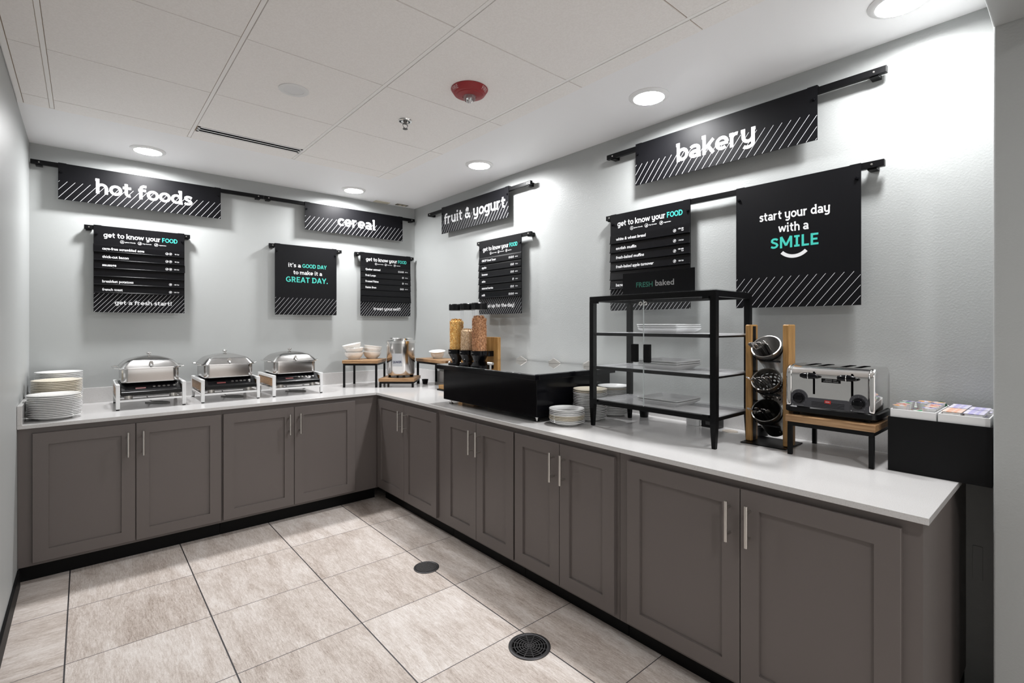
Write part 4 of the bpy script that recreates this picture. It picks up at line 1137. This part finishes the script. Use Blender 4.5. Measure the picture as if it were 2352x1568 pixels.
mb.build('lettering', m_grey_ink, cp, smooth=False)

# ------------------------------------------------------------------ black stand with condiment trays
t = thing('condiment_stand', 'black box stand at the end of the counter under two white trays', 'stand', (0,0,Z))
MB().box(-.302,-.022,-4.1415,-3.873,.0005,.176).box(-.302,-.299,-4.1415,-3.873,.176,.191).box(-.025,-.022,-4.1415,-3.873,.176,.191).box(-.299,-.025,-3.876,-3.873,.176,.191).box(-.299,-.025,-4.1415,-4.1385,.176,.191).build('box', m_blacksat, t, smooth=False)
def tray(y0, y1, label, div):
    z0 = Z+.1764; zt = 1.054
    t = thing('condiment_tray', label, 'tray', (0,0,0))
    x0, x1, th = -.297, -.045, .004
    mb = MB().box(x0,x1,y0,y1,z0,z0+.004).box(x0,x0+th,y0,y1,z0+.004,zt).box(x1-th,x1,y0,y1,z0+.004,zt).box(x0+th,x1-th,y0,y0+th,z0+.004,zt).box(x0+th,x1-th,y1-th,y1,z0+.004,zt)
    mb.build('tray_body', m_whitepl, t, smooth=False, bevel=.0012)
    if div: MB().box(-.176,-.172,y0+th,y1-th,z0+.004,zt-.002).build('divider', m_whitepl, t, smooth=False)
tray(-4.004,-3.879,'left white plastic tray full of round jelly cups', False)
tray(-4.1365,-4.009,'right white plastic tray full of butter and creamer packets', True)
m_foil = {}
def foil(name, c1, c2, scale=55):
    return noise_mat('foil_'+name, c1, c2, scale, .35, lo=.46, hi=.54, detail=1)
fg = foil('green', (.04,.28,.12), (.62,.62,.60)); fr = foil('red', (.62,.10,.06), (.66,.64,.62)); fm = foil('mixed', (.60,.58,.66), (.70,.30,.05)); fb = foil('plum', (.10,.08,.30), (.62,.60,.62))
cupm = MB().lathe([(0,.0),(.0150,0),(.0185,.0225),(.0195,.0240),(.0,.0240)], 22).mesh('jelly_cup', m_whitepl, angle=50)
lidm = {k: MB().lathe([(0,.0),(.0195,0),(.0200,.0006),(0,.0014)], 22).mesh('foil_lid', m, angle=50) for k, m in (('green and white',fg),('red and white',fr),('orange and white',fm),('purple and white',fb))}
k = 0
names = list(lidm)
for layer in (0, 1):
    for r in range(5):
        for c_ in range(3):
            if layer == 1 and (r, c_) in ((0,1),(1,1),(2,1),(4,0)): continue
            x = -.270+.0455*r; y = -3.9015-.0397*c_+(.0 if layer == 0 else random.uniform(-.001,.001))
            z = Z+.1764+.0045+layer*.0246
            nm = names[(k*3+r+c_+layer) % 4] if layer else names[(r+2*c_) % 4]
            row = ('front','second','third','fourth','rear')[r]; col = ('left','middle','right')[c_]
            q = thing('jelly_cup', 'jelly cup with %s lid, %s row %s, %s layer of the left tray' % (nm, row, col, ('lower','upper')[layer]), 'jelly cup', (x, y, z), random.uniform(0,6), 'jelly cups in the left tray')
            linked('cup', cupm, q); linked('foil_lid', lidm[nm], q, (0,0,.0241))
            k += 1
q = thing('jelly_cup', 'jelly cup lying on edge with dark green lid at the back of the left tray', 'jelly cup', (-.060, -3.985, Z+.1764+.0300), 0)
q.rotation_euler = (0, -1.25, 0)
linked('cup', cupm, q); MB().lathe([(0,.0),(.0195,0),(.0200,.0006),(0,.0014)], 22).build('foil_lid', mat('foil_dark_green',(.01,.10,.04),.4), q, loc=(0,0,.0241))
pk = {}
for nm, m in (('peach', foil('peach', (.70,.33,.20), (.72,.62,.56), 70)), ('lilac', foil('lilac', (.36,.33,.62), (.70,.68,.74), 70))):
    mb = MB().box(-.017,.017,-.022,.022,0,.0125)
    a = mb.mesh('packet', m_whitepl, bevel=.0025); 
    l_ = MB().box(-.0195,.0195,-.0250,.0250,.0128,.0138).mesh('foil_lid', m, smooth=False)
    pk[nm] = (a, l_)
rowx = [(-.271,'peach','front'),(-.235,'peach','second'),(-.199,'peach','third'),(-.150,'lilac','fourth'),(-.112,'lilac','fifth'),(-.074,'lilac','rear')]
for x, nm0, row in rowx:
    for c_ in range(2):
        for layer in range(3 if row != 'rear' or c_ == 0 else 2):
            nm = nm0 if not (nm0 == 'peach' and c_ == 1) else 'lilac'
            y = -4.0405-.0535*c_-.002
            q = thing('creamer_packet', '%s creamer packet, %s row %s column, %s layer of the right tray' % (nm, row, ('left','right')[c_], ('bottom','middle','upper')[layer]), 'packet', (x, y, Z+.1764+.0045+layer*.0160), random.uniform(-.03,.03), 'creamer packets in the right tray')
            linked('packet_body', pk[nm][0], q); linked('foil_lid', pk[nm][1], q)
